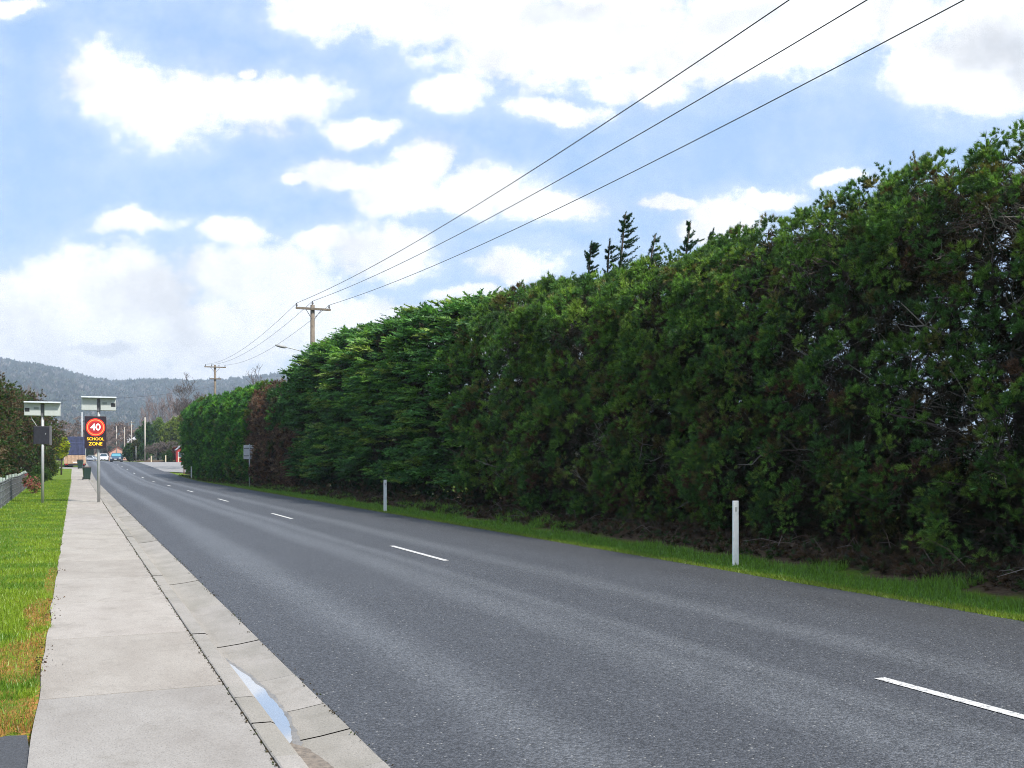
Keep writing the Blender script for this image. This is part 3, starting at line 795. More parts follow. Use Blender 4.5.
def bare_mesh(h, spread, levels, seed, rt=.012, fast=.9, nb=3, col=(.16, .13, .115), twigw=.02):
    rg = random.Random(seed); tb = MB(); tw_ = MB()
    def grow(p, d, L, r, lev):
        pts = [p]; q = p.copy(); dd = d.copy(); n = 4
        for k in range(n):
            dd = (dd + Vector((rg.gauss(0, .12), rg.gauss(0, .12), rg.gauss(.06, .06)))).normalized()
            q = q + dd * L / n; pts.append(q.copy())
        tgt = tb if lev <= 1 else tw_
        tgt.tube(pts, [max(r * (1 - .5 * k / n), twigw) for k in range(n + 1)], 6 if lev < 1 else 3, col=col, cap=False)
        if lev >= levels: return
        for k in range(nb + (2 if lev == 0 else 0)):
            s = rg.uniform(.35, 1.0); i = min(int(s * n), n - 1); bp = pts[i].lerp(pts[i + 1], s * n - i)
            side = Vector((rg.gauss(0, 1), rg.gauss(0, 1), rg.gauss(0, .3))).normalized()
            nd = (dd * (1 - spread) + side * spread + Vector((0, 0, .25))).normalized()
            grow(bp, nd, L * rg.uniform(.5, .78) * fast, r * .55, lev + 1)
    grow(Vector((0, 0, -.2)), Vector((0, 0, 1)), h * .48, rt * h, 0)
    return tb, tw_
PROTO = {}
def bare_tree(name, u, v, h, label, cat='tree', group=None, kind='wide', col=(.16, .13, .115), seed=1, rz=None):
    key = (kind, seed, col)
    if key not in PROTO:
        if kind == 'wide': tb, tw_ = bare_mesh(10, .55, 5, seed, col=col, nb=4, rt=.009, twigw=.013)
        elif kind == 'poplar': 
            rg = random.Random(seed); tb = MB(); tw_ = MB()
            tb.tube([(0, 0, -.2), (.05, 0, 5), (0, 0, 9.9)], [.13, .09, .02], 6, col=col, cap=False)
            for k in range(150):
                z = rg.uniform(.9, 8.8); a = rg.uniform(0, 6.28); L = rg.uniform(.9, 2.0) * (1.1 - z / 14); w_ = .28 + .25 * math.sin(math.pi * min(1, z / 9)) 
                p = Vector((0, 0, z)); e = Vector((math.cos(a) * w_ * 1.3, math.sin(a) * w_ * 1.3, z + L)); m = p.lerp(e, .4) + Vector((math.cos(a), math.sin(a), -.3)) * .12
                tw_.tube([p, m, e], [.026, .02, .012], 3, col=col, cap=False)
                for _ in range(2):
                    q = m.lerp(e, rg.random()); tw_.tube([q, q + Vector((rg.gauss(0, .14), rg.gauss(0, .14), rg.uniform(.25, .6)))], [.014, .01], 3, col=col, cap=False)
        elif kind == 'twiggy': tb, tw_ = bare_mesh(10, .75, 5, seed, col=col, nb=4, rt=.008, twigw=.035)
        root = empty(name); a = tb.build('trunk', BARK, root, col=True, smooth=True); c = tw_.build('crown', TWIG, root, col=True)
        PROTO[key] = root
    else:
        root = copy_tree(PROTO[key]); root.name = name
    root.location = (u, v, Z(v) + .05); s = h / 10
    top = 10.5 if kind != 'poplar' else 9.9
    root.scale = (h / top,) * 3; root.rotation_euler = (0, 0, RNG.uniform(0, 6.28) if rz is None else rz)
    tag(root, label, cat, group)
    return root

# bare trees over the far hedge
G1 = 'bare winter trees behind the far hedge'
for i, (x, y, v, lab) in enumerate([(197, 372, 118, 'bare winter tree left of the far wooden power pole'), (209, 374, 124, 'bare winter tree close behind the far wooden power pole'),
                               (229, 377, 130, 'small bare tree just right of the far power pole'), (256, 362, 104, 'bare tree top rising above the brown dying conifer'),
                               (270, 360, 108, 'tall bare tree with fine twigs between the two power poles'), (286, 366, 112, 'bare tree top nearest to the left of the pole with the street lamp')]):
    bare_tree('bare_tree', at(x, v), v, (hgt(x, v, y) - Z(v)) * 1.03, lab, 'tree', G1, 'wide', (.12, .10, .095), 3 + i % 3)
# far bare trees at the end of the road
PINK = (.20, .145, .12)
G2 = 'brown leafless trees at the end of the road'
for i, (x, y, v, lab) in enumerate([(70, 404, 340, 'reddish brown leafless tree above the blue truck'), (84, 410, 350, 'brown leafless tree directly behind the school zone sign'),
                               (60, 416, 190, 'twiggy brown tree between the left trees and the blue truck'), (101, 412, 362, 'brown leafless tree just right of the speed sign'),
                               (118, 402, 355, 'large pinkish brown leafless tree above the blue car'), (127, 414, 370, 'small brown leafless tree before the pale distant house'), (109, 424, 330, 'low brown leafless tree above the white car'), (93, 414, 348, 'low leafless tree hidden by the sign pole')]):
    bare_tree('leafless_tree', at(x, v), v, (hgt(x, v, y) - Z(v)), lab, 'tree', G2, 'twiggy', PINK, 10 + i % 3)
G3 = 'tall bare poplars behind the green trees'
for i, (x, y, v, lab) in enumerate([(143, 405, 390, 'shortest bare poplar, leftmost of the row'), (149, 394, 400, 'tall bare poplar, second from the left in the row'), (155, 400, 405, 'slim bare poplar in the middle of the row'),
                               (162, 395, 400, 'bare poplar standing alone right of the middle gap'), (170, 390, 395, 'tallest bare poplar of the row'), (176, 396, 405, 'bare poplar to the right of the tallest'), (185, 394, 380, 'bare poplar at the right end, near the hedge')]):
    bare_tree('bare_poplar', at(x, v), v, hgt(x, v, y) - Z(v), lab, 'poplar', G3, 'poplar', (.21, .15, .135), 20 + i % 2)
for i, (x, y) in enumerate([(20, 385), (28, 383), (35, 388), (12, 391)]):
    bare_tree('bare_poplar', at(x, 260), 260, hgt(x, 260, y) - Z(260), ['bare poplar top above the left trees, middle left', 'tallest bare poplar top above the left trees', 'bare poplar top above the solar panel', 'bare poplar top beside the dark spiky conifer'][i], 'poplar', 'bare poplars behind the left trees', 'poplar', (.21, .15, .135), 20 + i % 2)

# left bank of trees behind the fence
PB = [(.12, .085, .045), (.075, .11, .03), (.10, .07, .04), (.045, .10, .028)]
PG = [(.06, .13, .03), (.10, .15, .04), (.08, .07, .03)]
GL = 'brownish evergreens behind the left fence'
def left_tree(x, v, y, r, lab, pal, **kw):
    u = x; leafy('evergreen_tree', u, v, y, r, lab, 'tree', pal, group=GL, ts=.21, dens=5.5, temps=TB, z0=.1, **kw)
left_tree(-4.3, 40, 5.4, 2.1, 'dark brownish evergreen nearest to the camera behind the left fence', PB)
left_tree(-4.4, 48, 6.0, 2.2, 'brown evergreen behind the left fence, at the picture edge', PB)
left_tree(-4.5, 56, 6.1, 2.3, 'brown and green evergreen behind the end of the left fence', PB)
left_tree(-3.9, 64, 6.0, 2.2, 'brown evergreen behind the rear of the speed sign with solar panel', PB)
left_tree(-3.5, 73, 6.3, 2.3, 'evergreen with green top and brown skirt above the left solar panel', PB)
left_tree(-3.1, 83, 6.5, 2.3, 'dark evergreen whose edge meets the blue truck', PB)
left_tree(-6.2, 76, 7.2, 1.5, 'spiky green conifer, tallest of the left trees', PG)
left_tree(-4.6, 88, 7.0, 2.2, 'greener evergreen at the back of the left trees', PG)
YG = [(.16, .22, .02), (.22, .26, .03), (.10, .16, .02)]
leafy('shrub', -1.75, 84, 2.1, .75, 'light green rounded shrub at the end of the left grass verge', 'shrub', YG, z0=.05, ts=.16, dens=8, trunk=False)
leafy('shrub', -1.15, 99, 3.6, .65, 'bright yellow green shrub left of the blue truck', 'shrub', [(.42, .46, .02), (.3, .36, .02), (.2, .26, .02)], z0=1.4, ts=.2, dens=8, trunk=False)
leafy('shrub', -2.0, 70, 1.3, .6, 'low dark green shrub behind the flowering bush', 'shrub', [(.05, .11, .02), (.08, .14, .03)], z0=.05, ts=.14, dens=9, trunk=False)
leafy('flowering_bush', -1.75, 51, .95, .48, 'small bush with pink flowers at the end of the fence', 'bush', [(.06, .12, .02), (.45, .10, .14), (.5, .22, .2), (.09, .14, .03)], z0=.03, ts=.09, dens=14, trunk=False)
leafy('shrub', -2.55, 33.5, .7, .35, 'dark low shrub at the foot of the near fence', 'shrub', [(.03, .05, .02), (.05, .045, .025)], z0=.0, ts=.09, dens=16, trunk=False)

# right far vegetation beyond the junction
DG = [(.035, .09, .025), (.06, .12, .03)]; MG = [(.09, .17, .03), (.13, .20, .035)]; YG2 = [(.20, .26, .035), (.15, .20, .04)]
GR = 'green trees beyond the side road'
for (x, v, y, rpx, lab, pal) in [(146, 205, 421, 9, 'dark green bushy tree behind the pale utility pole', DG), (158, 212, 418, 10, 'green bushy tree in the middle beyond the side road', MG),
                                 (172, 206, 414, 10, 'yellow green tree beyond the side road next to the hedge', YG2), (186, 200, 408, 8, 'light green tree half behind the end of the hedge', YG2)]:
    leafy('broadleaf_tree', at(x, v), v, hgt(x, v, y) - Z(v), rpx * .2, lab, 'tree', pal, group=GR, ts=.55, dens=1.6, z0=.3)
for (x, v, y, rpx, lab, pal) in [(129, 186, 443, 5, 'dark clipped bush by the road at the left end of the roadside bushes', DG), (136, 186, 440, 5, 'tan topped bush left of the pale utility pole', [(.10, .10, .03), (.04, .06, .02)]),
                                 (89, 352, 446, 5, 'round green bush below the school zone sign', MG + DG), (106, 365, 448, 4, 'small orange brown bush above the white car', [(.18, .11, .04), (.12, .09, .04)]),
                                 (143, 183, 444, 4.5, 'dark bush directly behind the pale utility pole', DG), (168, 168, 452, 4.5, 'small dark green bush left of the red stall', DG), (176, 172, 447, 3, 'reddish bush beside the red stall', [(.16, .03, .02), (.08, .04, .02)])]:
    leafy('roadside_bush', at(x, v), v, hgt(x, v, y) - Z(v), rpx * .19 * (1 if v < 300 else 1.8), lab, 'bush', pal, group='bushes at the end of the road', ts=.34, dens=5, z0=.0, trunk=False)
GREYB = (.15, .125, .11)
for i, (x, y, lab) in enumerate([(148, 439, 'grey brown leafless shrub right beside the pale utility pole'), (156, 436, 'grey leafless shrub in the middle beyond the side road'), (165, 436, 'grey leafless shrub behind the small white post'), (174, 434, 'grey leafless shrub above the red stall'), (184, 436, 'grey leafless shrub touching the end of the hedge')]):
    bare_tree('leafless_shrub', at(x, 178), 178 + i, (hgt(x, 178, y) - Z(178)) * 1.1, lab, 'shrub', 'grey leafless shrubs beyond the side road', 'twiggy', GREYB, 30 + i % 2)

# ------------------------------------------------------------------ hills
RX = [-400, -200, 0, 40, 62, 80, 95, 110, 150, 190, 238, 270, 297, 340, 450, 700, 1024, 1500]
RY = [365, 352, 362, 366, 370, 375, 379, 381.5, 380.5, 382, 378, 375, 372, 370, 385, 415, 425, 420]
def hill_material():
    m, t = material('wooded_hill')
    g = t.n('ShaderNodeNewGeometry'); pos = g.outputs['Position']
    n1 = t.noise(pos, .012, 6, .65); n2 = t.noise(pos, .10, 5, .7)
    c = t.mix(t.mr(n1, .4, .6), (.030, .042, .025, 1), (.07, .075, .05, 1))
    c = t.mix(t.mr(n2, .5, .68), c, (.16, .14, .12, 1))
    d = t.n('ShaderNodeBsdfDiffuse'); t.set(d.inputs[0], c); o = t.n('ShaderNodeOutputMaterial'); t.set(o.inputs[0], d.outputs[0])
    return m
HILLM = hill_material()
def ridge(phi, R0=2500):
    xx = 512 + F * math.tan(phi - TH); yy = float(np.interp(xx, RX, RY)); dep = R0 * math.cos(phi - TH)
    return (457 - yy) / F * dep + EYE
PH = [math.radians(-42 + .35 * k) for k in range(290)]
RR = [900, 1100, 1300, 1500, 1700, 1900, 2100, 2300, 2420, 2500, 2600, 2800, 3200]
def hz(phi, r):
    Hh = ridge(phi); t = smooth(950, 2500, r); t = .5 * t + .5 * min(max((r - 950) / 1550, 0), 1)
    if r > 2500: t = 1 - smooth(2500, 3400, r)
    bump = 18 * N3(phi * 14, r * .002, 2) * smooth(900, 1500, r) * (0 if r >= 2400 else 1) - 10 * abs(N3(phi * 30, r * .004, 6)) * (1 if 1100 < r < 2400 else 0)
    return Hh * t + bump - (6 if r < 950 else 0)
vs = [(r * math.sin(p), r * math.cos(p), hz(p, r)) for r in RR for p in PH]; n = len(PH)
fs = [(j*n + i, j*n + i + 1, (j+1)*n + i + 1, (j+1)*n + i) for j in range(len(RR) - 1) for i in range(n - 1)]
tag(np_mesh('hills', vs, np.array(fs), 4, HILLM, smooth=True), kind='structure')
# the forest that covers them: one mass
no = 22000
ph = np.radians(RNG.uniform(-14, 26, no)); rr = RNG.uniform(1050, 2520, no) ** 1.0
hh = RNG.uniform(5, 15, no); zz = np.array([hz(a, b_) for a, b_ in zip(ph, rr)])
base = np.stack([rr * np.sin(ph), rr * np.cos(ph), zz - 1], 1)
dirs_ = RNG.normal(0, .1, (no, 3)) + [0, 0, 1]
fo = Foliage()
TH_ = [template_brush(9, RNG, 1.0, .75) for _ in range(5)]
pal = np.array([(.035, .05, .028), (.05, .065, .035), (.10, .09, .07), (.17, .15, .14), (.24, .21, .20)])
fo.add(base, dirs_, hh, pal[RNG.choice(5, no, p=[.40, .32, .18, .08, .02])], TH_, None, .2)
tag(fo.build('hillside_forest', LEAF), 'blue grey forest covering the distant hills', 'forest', kind='stuff')
# mid-distance woodland mass between the town and the hills
no = 5000
ph = np.radians(RNG.uniform(-16, 30, no)); rr = RNG.uniform(430, 1000, no); hh = RNG.uniform(4, 11, no)
base = np.stack([rr * np.sin(ph), rr * np.cos(ph), np.full(no, 1.0)], 1); fo = Foliage()
fo.add(base, RNG.normal(0, .1, (no, 3)) + [0, 0, 1], hh, pal[RNG.choice(5, no, p=[.3, .25, .25, .14, .06])], TH_, None, .2)
tag(fo.build('valley_woodland', LEAF), 'hazy mixed woodland in the valley below the hills', 'woodland', kind='stuff')

# ------------------------------------------------------------------ grass
def blades(name, u, v, h, col, label, zf, lean=.35, wd=.006):
    n = len(u); z = np.array([zf(a, b_) for a, b_ in zip(u, v)])
    ang = RNG.uniform(0, 2 * math.pi, n); la = RNG.uniform(0, 2 * math.pi, n); le = np.abs(RNG.normal(0, lean, n)) * h
    w_ = wd * RNG.uniform(.6, 1.3, n) * (1 + np.asarray(v) * .05)
    b0 = np.stack([u - np.cos(ang) * w_, v - np.sin(ang) * w_, z - .01], 1); b1 = np.stack([u + np.cos(ang) * w_, v + np.sin(ang) * w_, z - .01], 1)
    tp = np.stack([u + np.cos(la) * le, v + np.sin(la) * le, z + h], 1)
    V = np.stack([b0, b1, tp], 1).reshape(-1, 3); C = np.repeat(col, 3, axis=0)
    o = np_mesh(name, V, np.arange(3 * n), 3, GRASS, None, col=C)
    return tag(o, label, 'grass', kind='stuff')
def n2(u, v, f, s=0): return np.array([N3(a * f, b_ * f, s) for a, b_ in zip(u, v)])
# left verge
n = 150000
v = 6.3 * np.exp(RNG.uniform(0, math.log(85 / 6.3), n)); u = -.235 - RNG.random(n) * np.minimum(3.0, .35 + v * .11) + 0
edge = .06 * n2(u * 0, v, 2.5, 3); u = u + np.where(u > -.4, edge, 0)
big = n2(u, v, 1.2, 5); deadn = n2(u, v, 1.6, 9)
gcol = np.where((big > 0)[:, None], [.23, .33, .025], [.13, .24, .022]) * RNG.uniform(.65, 1.35, (n, 1))
wob_ = .5 * n2(u, v, 5, 2) + .5 * n2(u, v, 2, 4)
dead = np.zeros(n, bool)
for (cu, cv, ru, rv) in [(-.32, 11.3, .16, 1.3), (-.36, 8.6, .24, .85), (-.30, 9.6, .10, .5), (-.50, 6.9, .45, .62), (-.9, 6.7, .5, .3), (-.28, 14.5, .07, 1.5)]:
    dead |= (((u - cu) / ru) ** 2 + ((v - cv) / rv) ** 2 + wob_ * 1.3) < 1.0
dead &= RNG.random(n) < .9
gcol[dead] = pick([(.44, .22, .06), (.50, .28, .09), (.24, .14, .06), (.26, .26, .05)], dead.sum()) * RNG.uniform(.7, 1.2, (dead.sum(), 1))
yl = RNG.random(n) < .1; gcol[yl & ~dead] = (.24, .26, .04)
h = RNG.uniform(.02, .055, n) * (1 + .5 * np.clip(big, 0, 1)) * np.where(dead, .45, 1)
blades('verge_grass', u, v, h, gcol, 'short bright green grass with orange dead patches along the footpath', Gz, .5, .0035)
# right verge, from the seal edge to the hedge foot
n = 160000
v = 2.5 * np.exp(RNG.uniform(0, math.log(100 / 2.5), n)); wv = 8.86 + RNG.random(n) ** 1.2 * 2.1
u = wv; big = n2(u, v, .9, 15)
lim = 10.0 + .4 * n2(u * 0, v, .5, 2) + .35 * smooth(0, 1, 0)
keep = (u < lim) | ((big > .18) & (u < lim + .7))
u, v, big = u[keep], v[keep], big[keep]; n = len(u)
gcol = np.where((u < 9.15)[:, None], [.19, .26, .03], [.15, .28, .03]) * RNG.uniform(.6, 1.4, (n, 1))
h = RNG.uniform(.02, .06, n) + np.clip(u - 9.2, 0, 1) * .11 * RNG.random(n) * (1 + np.clip(big, -.5, 1))
blades('verge_grass', u, v, h, gcol, 'lush green grass strip between the road edge and the hedge', Gz, .55, .0045)
# litter, dry fronds and weeds under the hedge
n = 9000; fo = Foliage()
v = 6 * np.exp(RNG.uniform(0, math.log(97 / 6), n)); u = Fu(v) - .75 + RNG.uniform(0, 2.0, n)
z = np.array([Gz(a, b_) for a, b_ in zip(u, v)]) + RNG.uniform(0, .10, n)
fo.add(np.stack([u, v, z], 1), RNG.normal(size=(n, 3)) * [1, 1, .35] + [0, 0, .12], RNG.uniform(.06, .2, n), pick([(.11, .06, .035), (.07, .042, .028), (.13, .08, .05), (.05, .09, .025), (.05, .035, .02)], n), TN)
tag(fo.build('hedge_litter', LEAF), 'brown fallen fronds and weeds under the hedge', 'leaf litter', kind='stuff')
b = MB()
for _ in range(170):
    v_ = 6.5 * math.exp(random.random() * math.log(8)); u_ = float(Fu(v_)) - .5 + random.random() * 1.3; a = random.uniform(0, 6.28); L_ = random.uniform(.2, .7); z_ = Gz(u_, v_) + .03
    m_ = random.uniform(.05, .28)
    c_ = random.choice([(.17, .12, .09), (.09, .06, .045), (.22, .18, .15)])
    b.tube([(u_, v_, z_), (u_ + L_ * .5 * math.cos(a), v_ + L_ * .5 * math.sin(a), z_ + m_), (u_ + L_ * math.cos(a), v_ + L_ * math.sin(a), z_ + m_ * random.uniform(.3, 1.6))], [.008, .006, .003], 4, col=c_, cap=False)
tag(b.build('fallen_twigs', TWIG, col=True), 'bare twigs lying and sticking up at the foot of the hedge', 'twigs', kind='stuff')
# soil and dead clippings spilling over the path edge
n = 120; fo = Foliage(); cs = [8.3, 8.5, 9.0, 10.9, 11.1, 11.9, 12.3, 15.5, 20]
v = np.array([random.choice(cs) for _ in range(n)]) + RNG.normal(0, .16, n); u = -.27 + np.abs(RNG.normal(0, .055, n))
fo.add(np.stack([u, v, np.full(n, .103)], 1), RNG.normal(size=(n, 3)) * [1, 1, .15], RNG.uniform(.010, .026, n), pick([(.10, .06, .04), (.17, .09, .05), (.05, .035, .025)], n), TBW)
n = 1500; v = RNG.uniform(4.5, 40, n); u = np.where(RNG.random(n) < .7, .94 + RNG.normal(0, .008, n), 1.545 + RNG.normal(0, .02, n)); z = np.where(u > 1.2, .012, .095)
fo.add(np.stack([u, v, z], 1), RNG.normal(size=(n, 3)) * [1, 1, .4] + [0, 0, .3], RNG.uniform(.008, .022, n), pick([(.06, .045, .03), (.06, .08, .02), (.10, .07, .04)], n), TBW)
tag(fo.build('edge_debris', LEAF), 'soil, moss and dead clippings along the path and kerb edges', 'debris', kind='stuff')

# ------------------------------------------------------------------ guide posts
def guide_post(u, v, lab):
    root = empty('guide_post', (u, v, Gz(u, v)), rz=R(-4), label=lab, cat='guide post', group='white roadside guide posts')
    b = MB(); b.box(-.05, .05, -.018, .018, -.2, 1.03, .002, .001); b.build('post', WHITE, root, bevel=.004)
    b = MB(); b.box(-.05, -.0535, -.012, .012, .78, .9); 
    c = MB(); c.box(-.018, .018, -.0225, -.0185, .86, .93); c.build('reflector', simple('grey_reflector', (.5, .5, .48), .3), root)
    return root
guide_post(9.50, 12.9, 'white guide post nearest to the camera, on the grass before the hedge')
guide_post(9.18, 31.1, 'white guide post standing before the feathery cypress')
guide_post(9.12, 89, 'small white guide post at the far end of the hedge')

# ------------------------------------------------------------------ power poles and lines
def power_pole(u, v, ztop, lab, armz=-.25, arm=1.95, r=.14, lamp=False, insul=(-.93, 0.0, .9), name='power_pole', two=False):
    zb = Z(v); root = empty(name, (u, v, zb), label=lab, cat='power pole', group='wooden power poles'); H = ztop - zb
    b = MB(); b.tube([(0, 0, -.5), (0, 0, H * .5), (0, 0, H)], [r * 1.15, r, r * .86], 14); b.build('pole', WOOD, root, smooth=True)
    b = MB(); b.box(-arm / 2, arm / 2, -r - .11, -r - .003, H + armz - .06, H + armz + .06); b.build('crossarm', WOOD, root, bevel=.006)
    b = MB()
    for s in (-1, 1): b.tube([(s * arm * .23, -r - .125, H + armz - .02), (s * r * .6, -r - .02, H + armz - .55)], .018, 5)
    b.build('brace', STEEL, root)
    if two:
        b = MB(); b.box(-.6, .6, -r - .11, -r - .003, H - 1.6, H - 1.48); b.build('lower_crossarm', WOOD, root)
    for s in insul:
        b = MB(); y = -r - .055 if abs(s) > .2 else 0; zz_ = H + armz + .06 if abs(s) > .2 else H
        b.tube([(s, y, zz_), (s, y, zz_ + .05), (s, y, zz_ + .06), (s, y, zz_ + .12), (s, y, zz_ + .13), (s, y, zz_ + .21)], [.03, .03, .06, .055, .045, .035], 10); b.build('insulator', STEEL, root)
    if lamp:
        b = MB(); b.tube([(-r * .9, 0, H - 2.75), (-.95, -.05, H - 2.55), (-1.55, -.1, H - 2.45)], [.035, .03, .025], 8); b.build('lamp_arm', GALV, root, smooth=True)
        b = MB(); b.tube([(-1.45, -.1, H - 2.47), (-1.55, -.1, H - 2.45), (-1.75, -.11, H - 2.42), (-2.05, -.12, H - 2.37), (-2.12, -.12, H - 2.36)], [.03, .075, .09, .055, .01], 10); b.build('lamp_head', simple('grey_lamp_housing', (.3, .3, .3), .5), root, smooth=True)
    return root
P1 = (12.2, 55.6); P2 = (at(215, 114), 114)
z1 = 10.35; z2 = hgt(215, 114, 365)
power_pole(*P1, z1, 'weathered wooden power pole with crossarm and street lamp rising behind the hedge', lamp=True)
power_pole(*P2, z2, 'far wooden power pole with two crossarms among the bare trees', arm=2.3, two=True, insul=(-1.05, -.4, .4, 1.05))
power_pole(12.2, -15.5, 10.35, 'wooden power pole outside the picture carrying the near end of the lines', arm=3.8, insul=(-1.85, 0.0, 1.35))
def wire(name, a, b_, sag, lab, r=.011, n=28, grp=None):
    m = MB(); pts = []
    for k in range(n + 1):
        s = k / n; p = Vector(a).lerp(Vector(b_), s); p.z -= 4 * sag * s * (1 - s); pts.append(p)
    m.tube(pts, r, 6); return tag(m.build(name, WIREM, smooth=True), lab, 'power line', grp)
dx = [-.93, 0, .9]
for k in range(3):
    topk = z1 + (.21 if k == 1 else .02); yk = 0 if k == 1 else -.19
    side = ['left', 'middle', 'right'][k]
    wire('power_line', (P1[0] + dx[k], P1[1] + yk, topk), (12.2 + (-1.85, 0, 1.35)[k], -15.5 + yk, topk), 1.22, f'{side} one of the three long wires crossing the sky from the lamp pole', grp='wires crossing the sky')
    d2 = [-1.05, -.4, 1.05][k]
    wire('power_line', (P1[0] + dx[k], P1[1] + yk, topk), (P2[0] + d2, P2[1] - .19, z2 + .02), .8, f'{side} one of the three faint wires between the two wooden poles', .010, grp='wires between the two poles')
lp = 60; wire('power_line', (P2[0], P2[1], hgt(215, 114, 386)), (-4.2, 66, 5.2), .5, 'thin single wire sagging across the road to the left trees', .012)
def thin_pole(x, v, yt, lab, r=.09, arm=0, mat=None, name='utility_pole', yb=None):
    u = at(x, v); H = hgt(x, v, yt) - Z(v); root = empty(name, (u, v, Z(v)), label=lab, cat='pole', group='poles at the end of the road')
    b = MB(); b.tube([(0, 0, -.3), (0, 0, H)], [r, r * .8], 10); b.build('pole', mat or simple('pale_pole', (.42, .38, .33), .8), root, smooth=True)
    b = MB()
    if arm: b.box(-arm / 2, arm / 2, -r - .1, -r, H - .5, H - .38); b.build('crossarm', WOOD, root)
    else: b.disc((0, 0, H + .03), r * 1.1, 'z', 10, .06); b.build('cap', STEEL, root)
thin_pole(145, 178, 417, 'pale utility pole beyond the side road', .13)
thin_pole(116.5, 330, 426, 'distant pale pole above the blue car', .14)
thin_pole(124.5, 350, 427, 'distant pole right of the one above the blue car', .13)
thin_pole(131.5, 300, 421, 'distant pole with short crossarm before the pale house', .13, 1.6)
thin_pole(136, 176, 446, 'thin grey steel pole left of the pale utility pole', .05, mat=GALV)
thin_pole(82, 200, 412, 'thin white pole between the blue truck and the speed sign', .08, mat=WHITE)
wire('power_line', (at(145, 178), 178, hgt(145, 178, 423)), (at(200, 150), 150, hgt(200, 150, 428)), .3, 'thin wire running right from the pale utility pole', .012)
wire('power_line', (at(116.5, 330), 330, hgt(116.5, 330, 427)), (at(131.5, 300), 300, hgt(131.5, 300, 424)), .3, 'thin wire between the distant poles', .02)

# ------------------------------------------------------------------ signs
def text_obj(body, size, loc, mat, parent, name='lettering', bold=.0):
    cu = bpy.data.curves.new(name, 'FONT'); cu.body = body; cu.size = size; cu.align_x = 'CENTER'; cu.align_y = 'CENTER'; cu.extrude = .002; cu.offset = bold
    o = bpy.data.objects.new('tmp_text', cu); COL.objects.link(o); bpy.context.view_layer.update()
    me = bpy.data.meshes.new_from_object(o.evaluated_get(bpy.context.evaluated_depsgraph_get()))
    bpy.data.objects.remove(o); me.materials.clear(); me.materials.append(mat)
    t = bpy.data.objects.new(name, me); COL.objects.link(t); t.parent = parent; t.location = loc; t.rotation_euler = (R(90), 0, 0)
    return t
def solar_head(root, H, flip=1):
    """battery boxes under a sloping solar panel, at the pole top"""
    b = MB(); b.box(-.60, .60, -.34, .34, H - .02, H + .03)
    o = b.build('solar_panel', simple('panel_frame', (.62, .66, .70), .35), root, bevel=.006); 
    c = MB(); c.box(-.57, .57, -.31, .31, H + .0305, H + .034); c.build('solar_cells', simple('solar_cells', (.02, .03, .07), .15), root)
    for s in (-1, 1):
        b = MB(); b.box(min(s * .06, s * .59), max(s * .06, s * .59), -.15, .12, H - .47, H - .022); bx = b.build('battery_box', PALEBOX, root, bevel=.012)
    c = MB(); c.box(*(sorted((flip * .42, flip * .57))), -.156, -.1515, H - .33, H - .20); c.build('vent', BLACK, root)
    c = MB(); c.box(*(sorted((flip * .12, flip * .28))), -.156, -.1515, H - .25, H - .17); c.build('maker_plate', simple('grey_plate', (.22, .25, .24), .5), root)
    b = MB(); b.box(-.05, .05, -.07, .07, H - .5, H - .03); b.build('bracket', STEEL, root)
v = 39.8; u = at(98.7, v)
sg = empty('school_zone_sign', (u, v, .09), label='lit 40 school zone speed sign on a steel pole beside the kerb', cat='speed sign')
b = MB(); b.tube([(0, 0, -.3), (0, 0, 3.62)], .055, 14); b.build('pole', GALV, sg, smooth=True)
solar_head(sg, 3.86)
b = MB(); b.box(-.48, .26, -.16, -.06, 1.98, 3.17); b.build('sign_housing', simple('sign_face_black', (.022, .012, .02), .4), sg, bevel=.01)
c = MB(); 
def annulus(mb, cx, cz, r0, r1, y, n=48):
    for k in range(n):
        a, b2 = 2 * math.pi * k / n, 2 * math.pi * (k + 1) / n
        mb.quad((cx + r0 * math.cos(a), y, cz + r0 * math.sin(a)), (cx + r1 * math.cos(a), y, cz + r1 * math.sin(a)), (cx + r1 * math.cos(b2), y, cz + r1 * math.sin(b2)), (cx + r0 * math.cos(b2), y, cz + r0 * math.sin(b2)))
CX, CZ = -.11, 2.76
annulus(c, CX, CZ, .225, .325, -.1625); c.build('red_ring', simple('led_red', (.85, .02, .01), .5, emit=.6, var=0), sg)
c = MB(); annulus(c, CX, CZ, .262, .288, -.1650); c.build('ring_highlight', simple('led_orange', (1.0, .22, .06), .5, emit=.6, var=0), sg)
c = MB(); annulus(c, CX, CZ, 0, .225, -.1625); c.build('red_field', simple('dim_red', (.35, .015, .02), .5, emit=.1, var=0), sg)
text_obj('40', .34, (CX, -.168, CZ), simple('led_white', (1, .97, .9), .5, emit=.7, var=0), sg, 'speed_number', .004)
YEL = simple('led_yellow', (1.0, .50, .01), .5, emit=.55, var=0)
text_obj('SCHOOL', .145, (CX, -.165, 2.33), YEL, sg, 'school_lettering', .001)
text_obj('ZONE', .17, (CX, -.165, 2.15), YEL, sg, 'zone_lettering', .001)
v2_ = 39.6; u2_ = at(42.6, v2_)
sb = empty('speed_sign_back', (u2_, v2_, .09), label='rear of a solar powered sign with black box on a steel pole on the grass', cat='sign')
b = MB(); b.tube([(0, 0, -.3), (0, 0, 3.4)], .052, 14); b.build('pole', GALV, sb, smooth=True)
solar_head(sb, 3.62, -1)
b = MB(); b.box(-.30, .22, -.06, .10, 2.12, 2.78); b.build('sign_housing', simple('housing_black', (.012, .012, .02), .5), sb, bevel=.015)
b = MB(); b.box(.222, .30, .06, .1, 2.1, 2.8); b.build('side_flange', STEEL, sb)
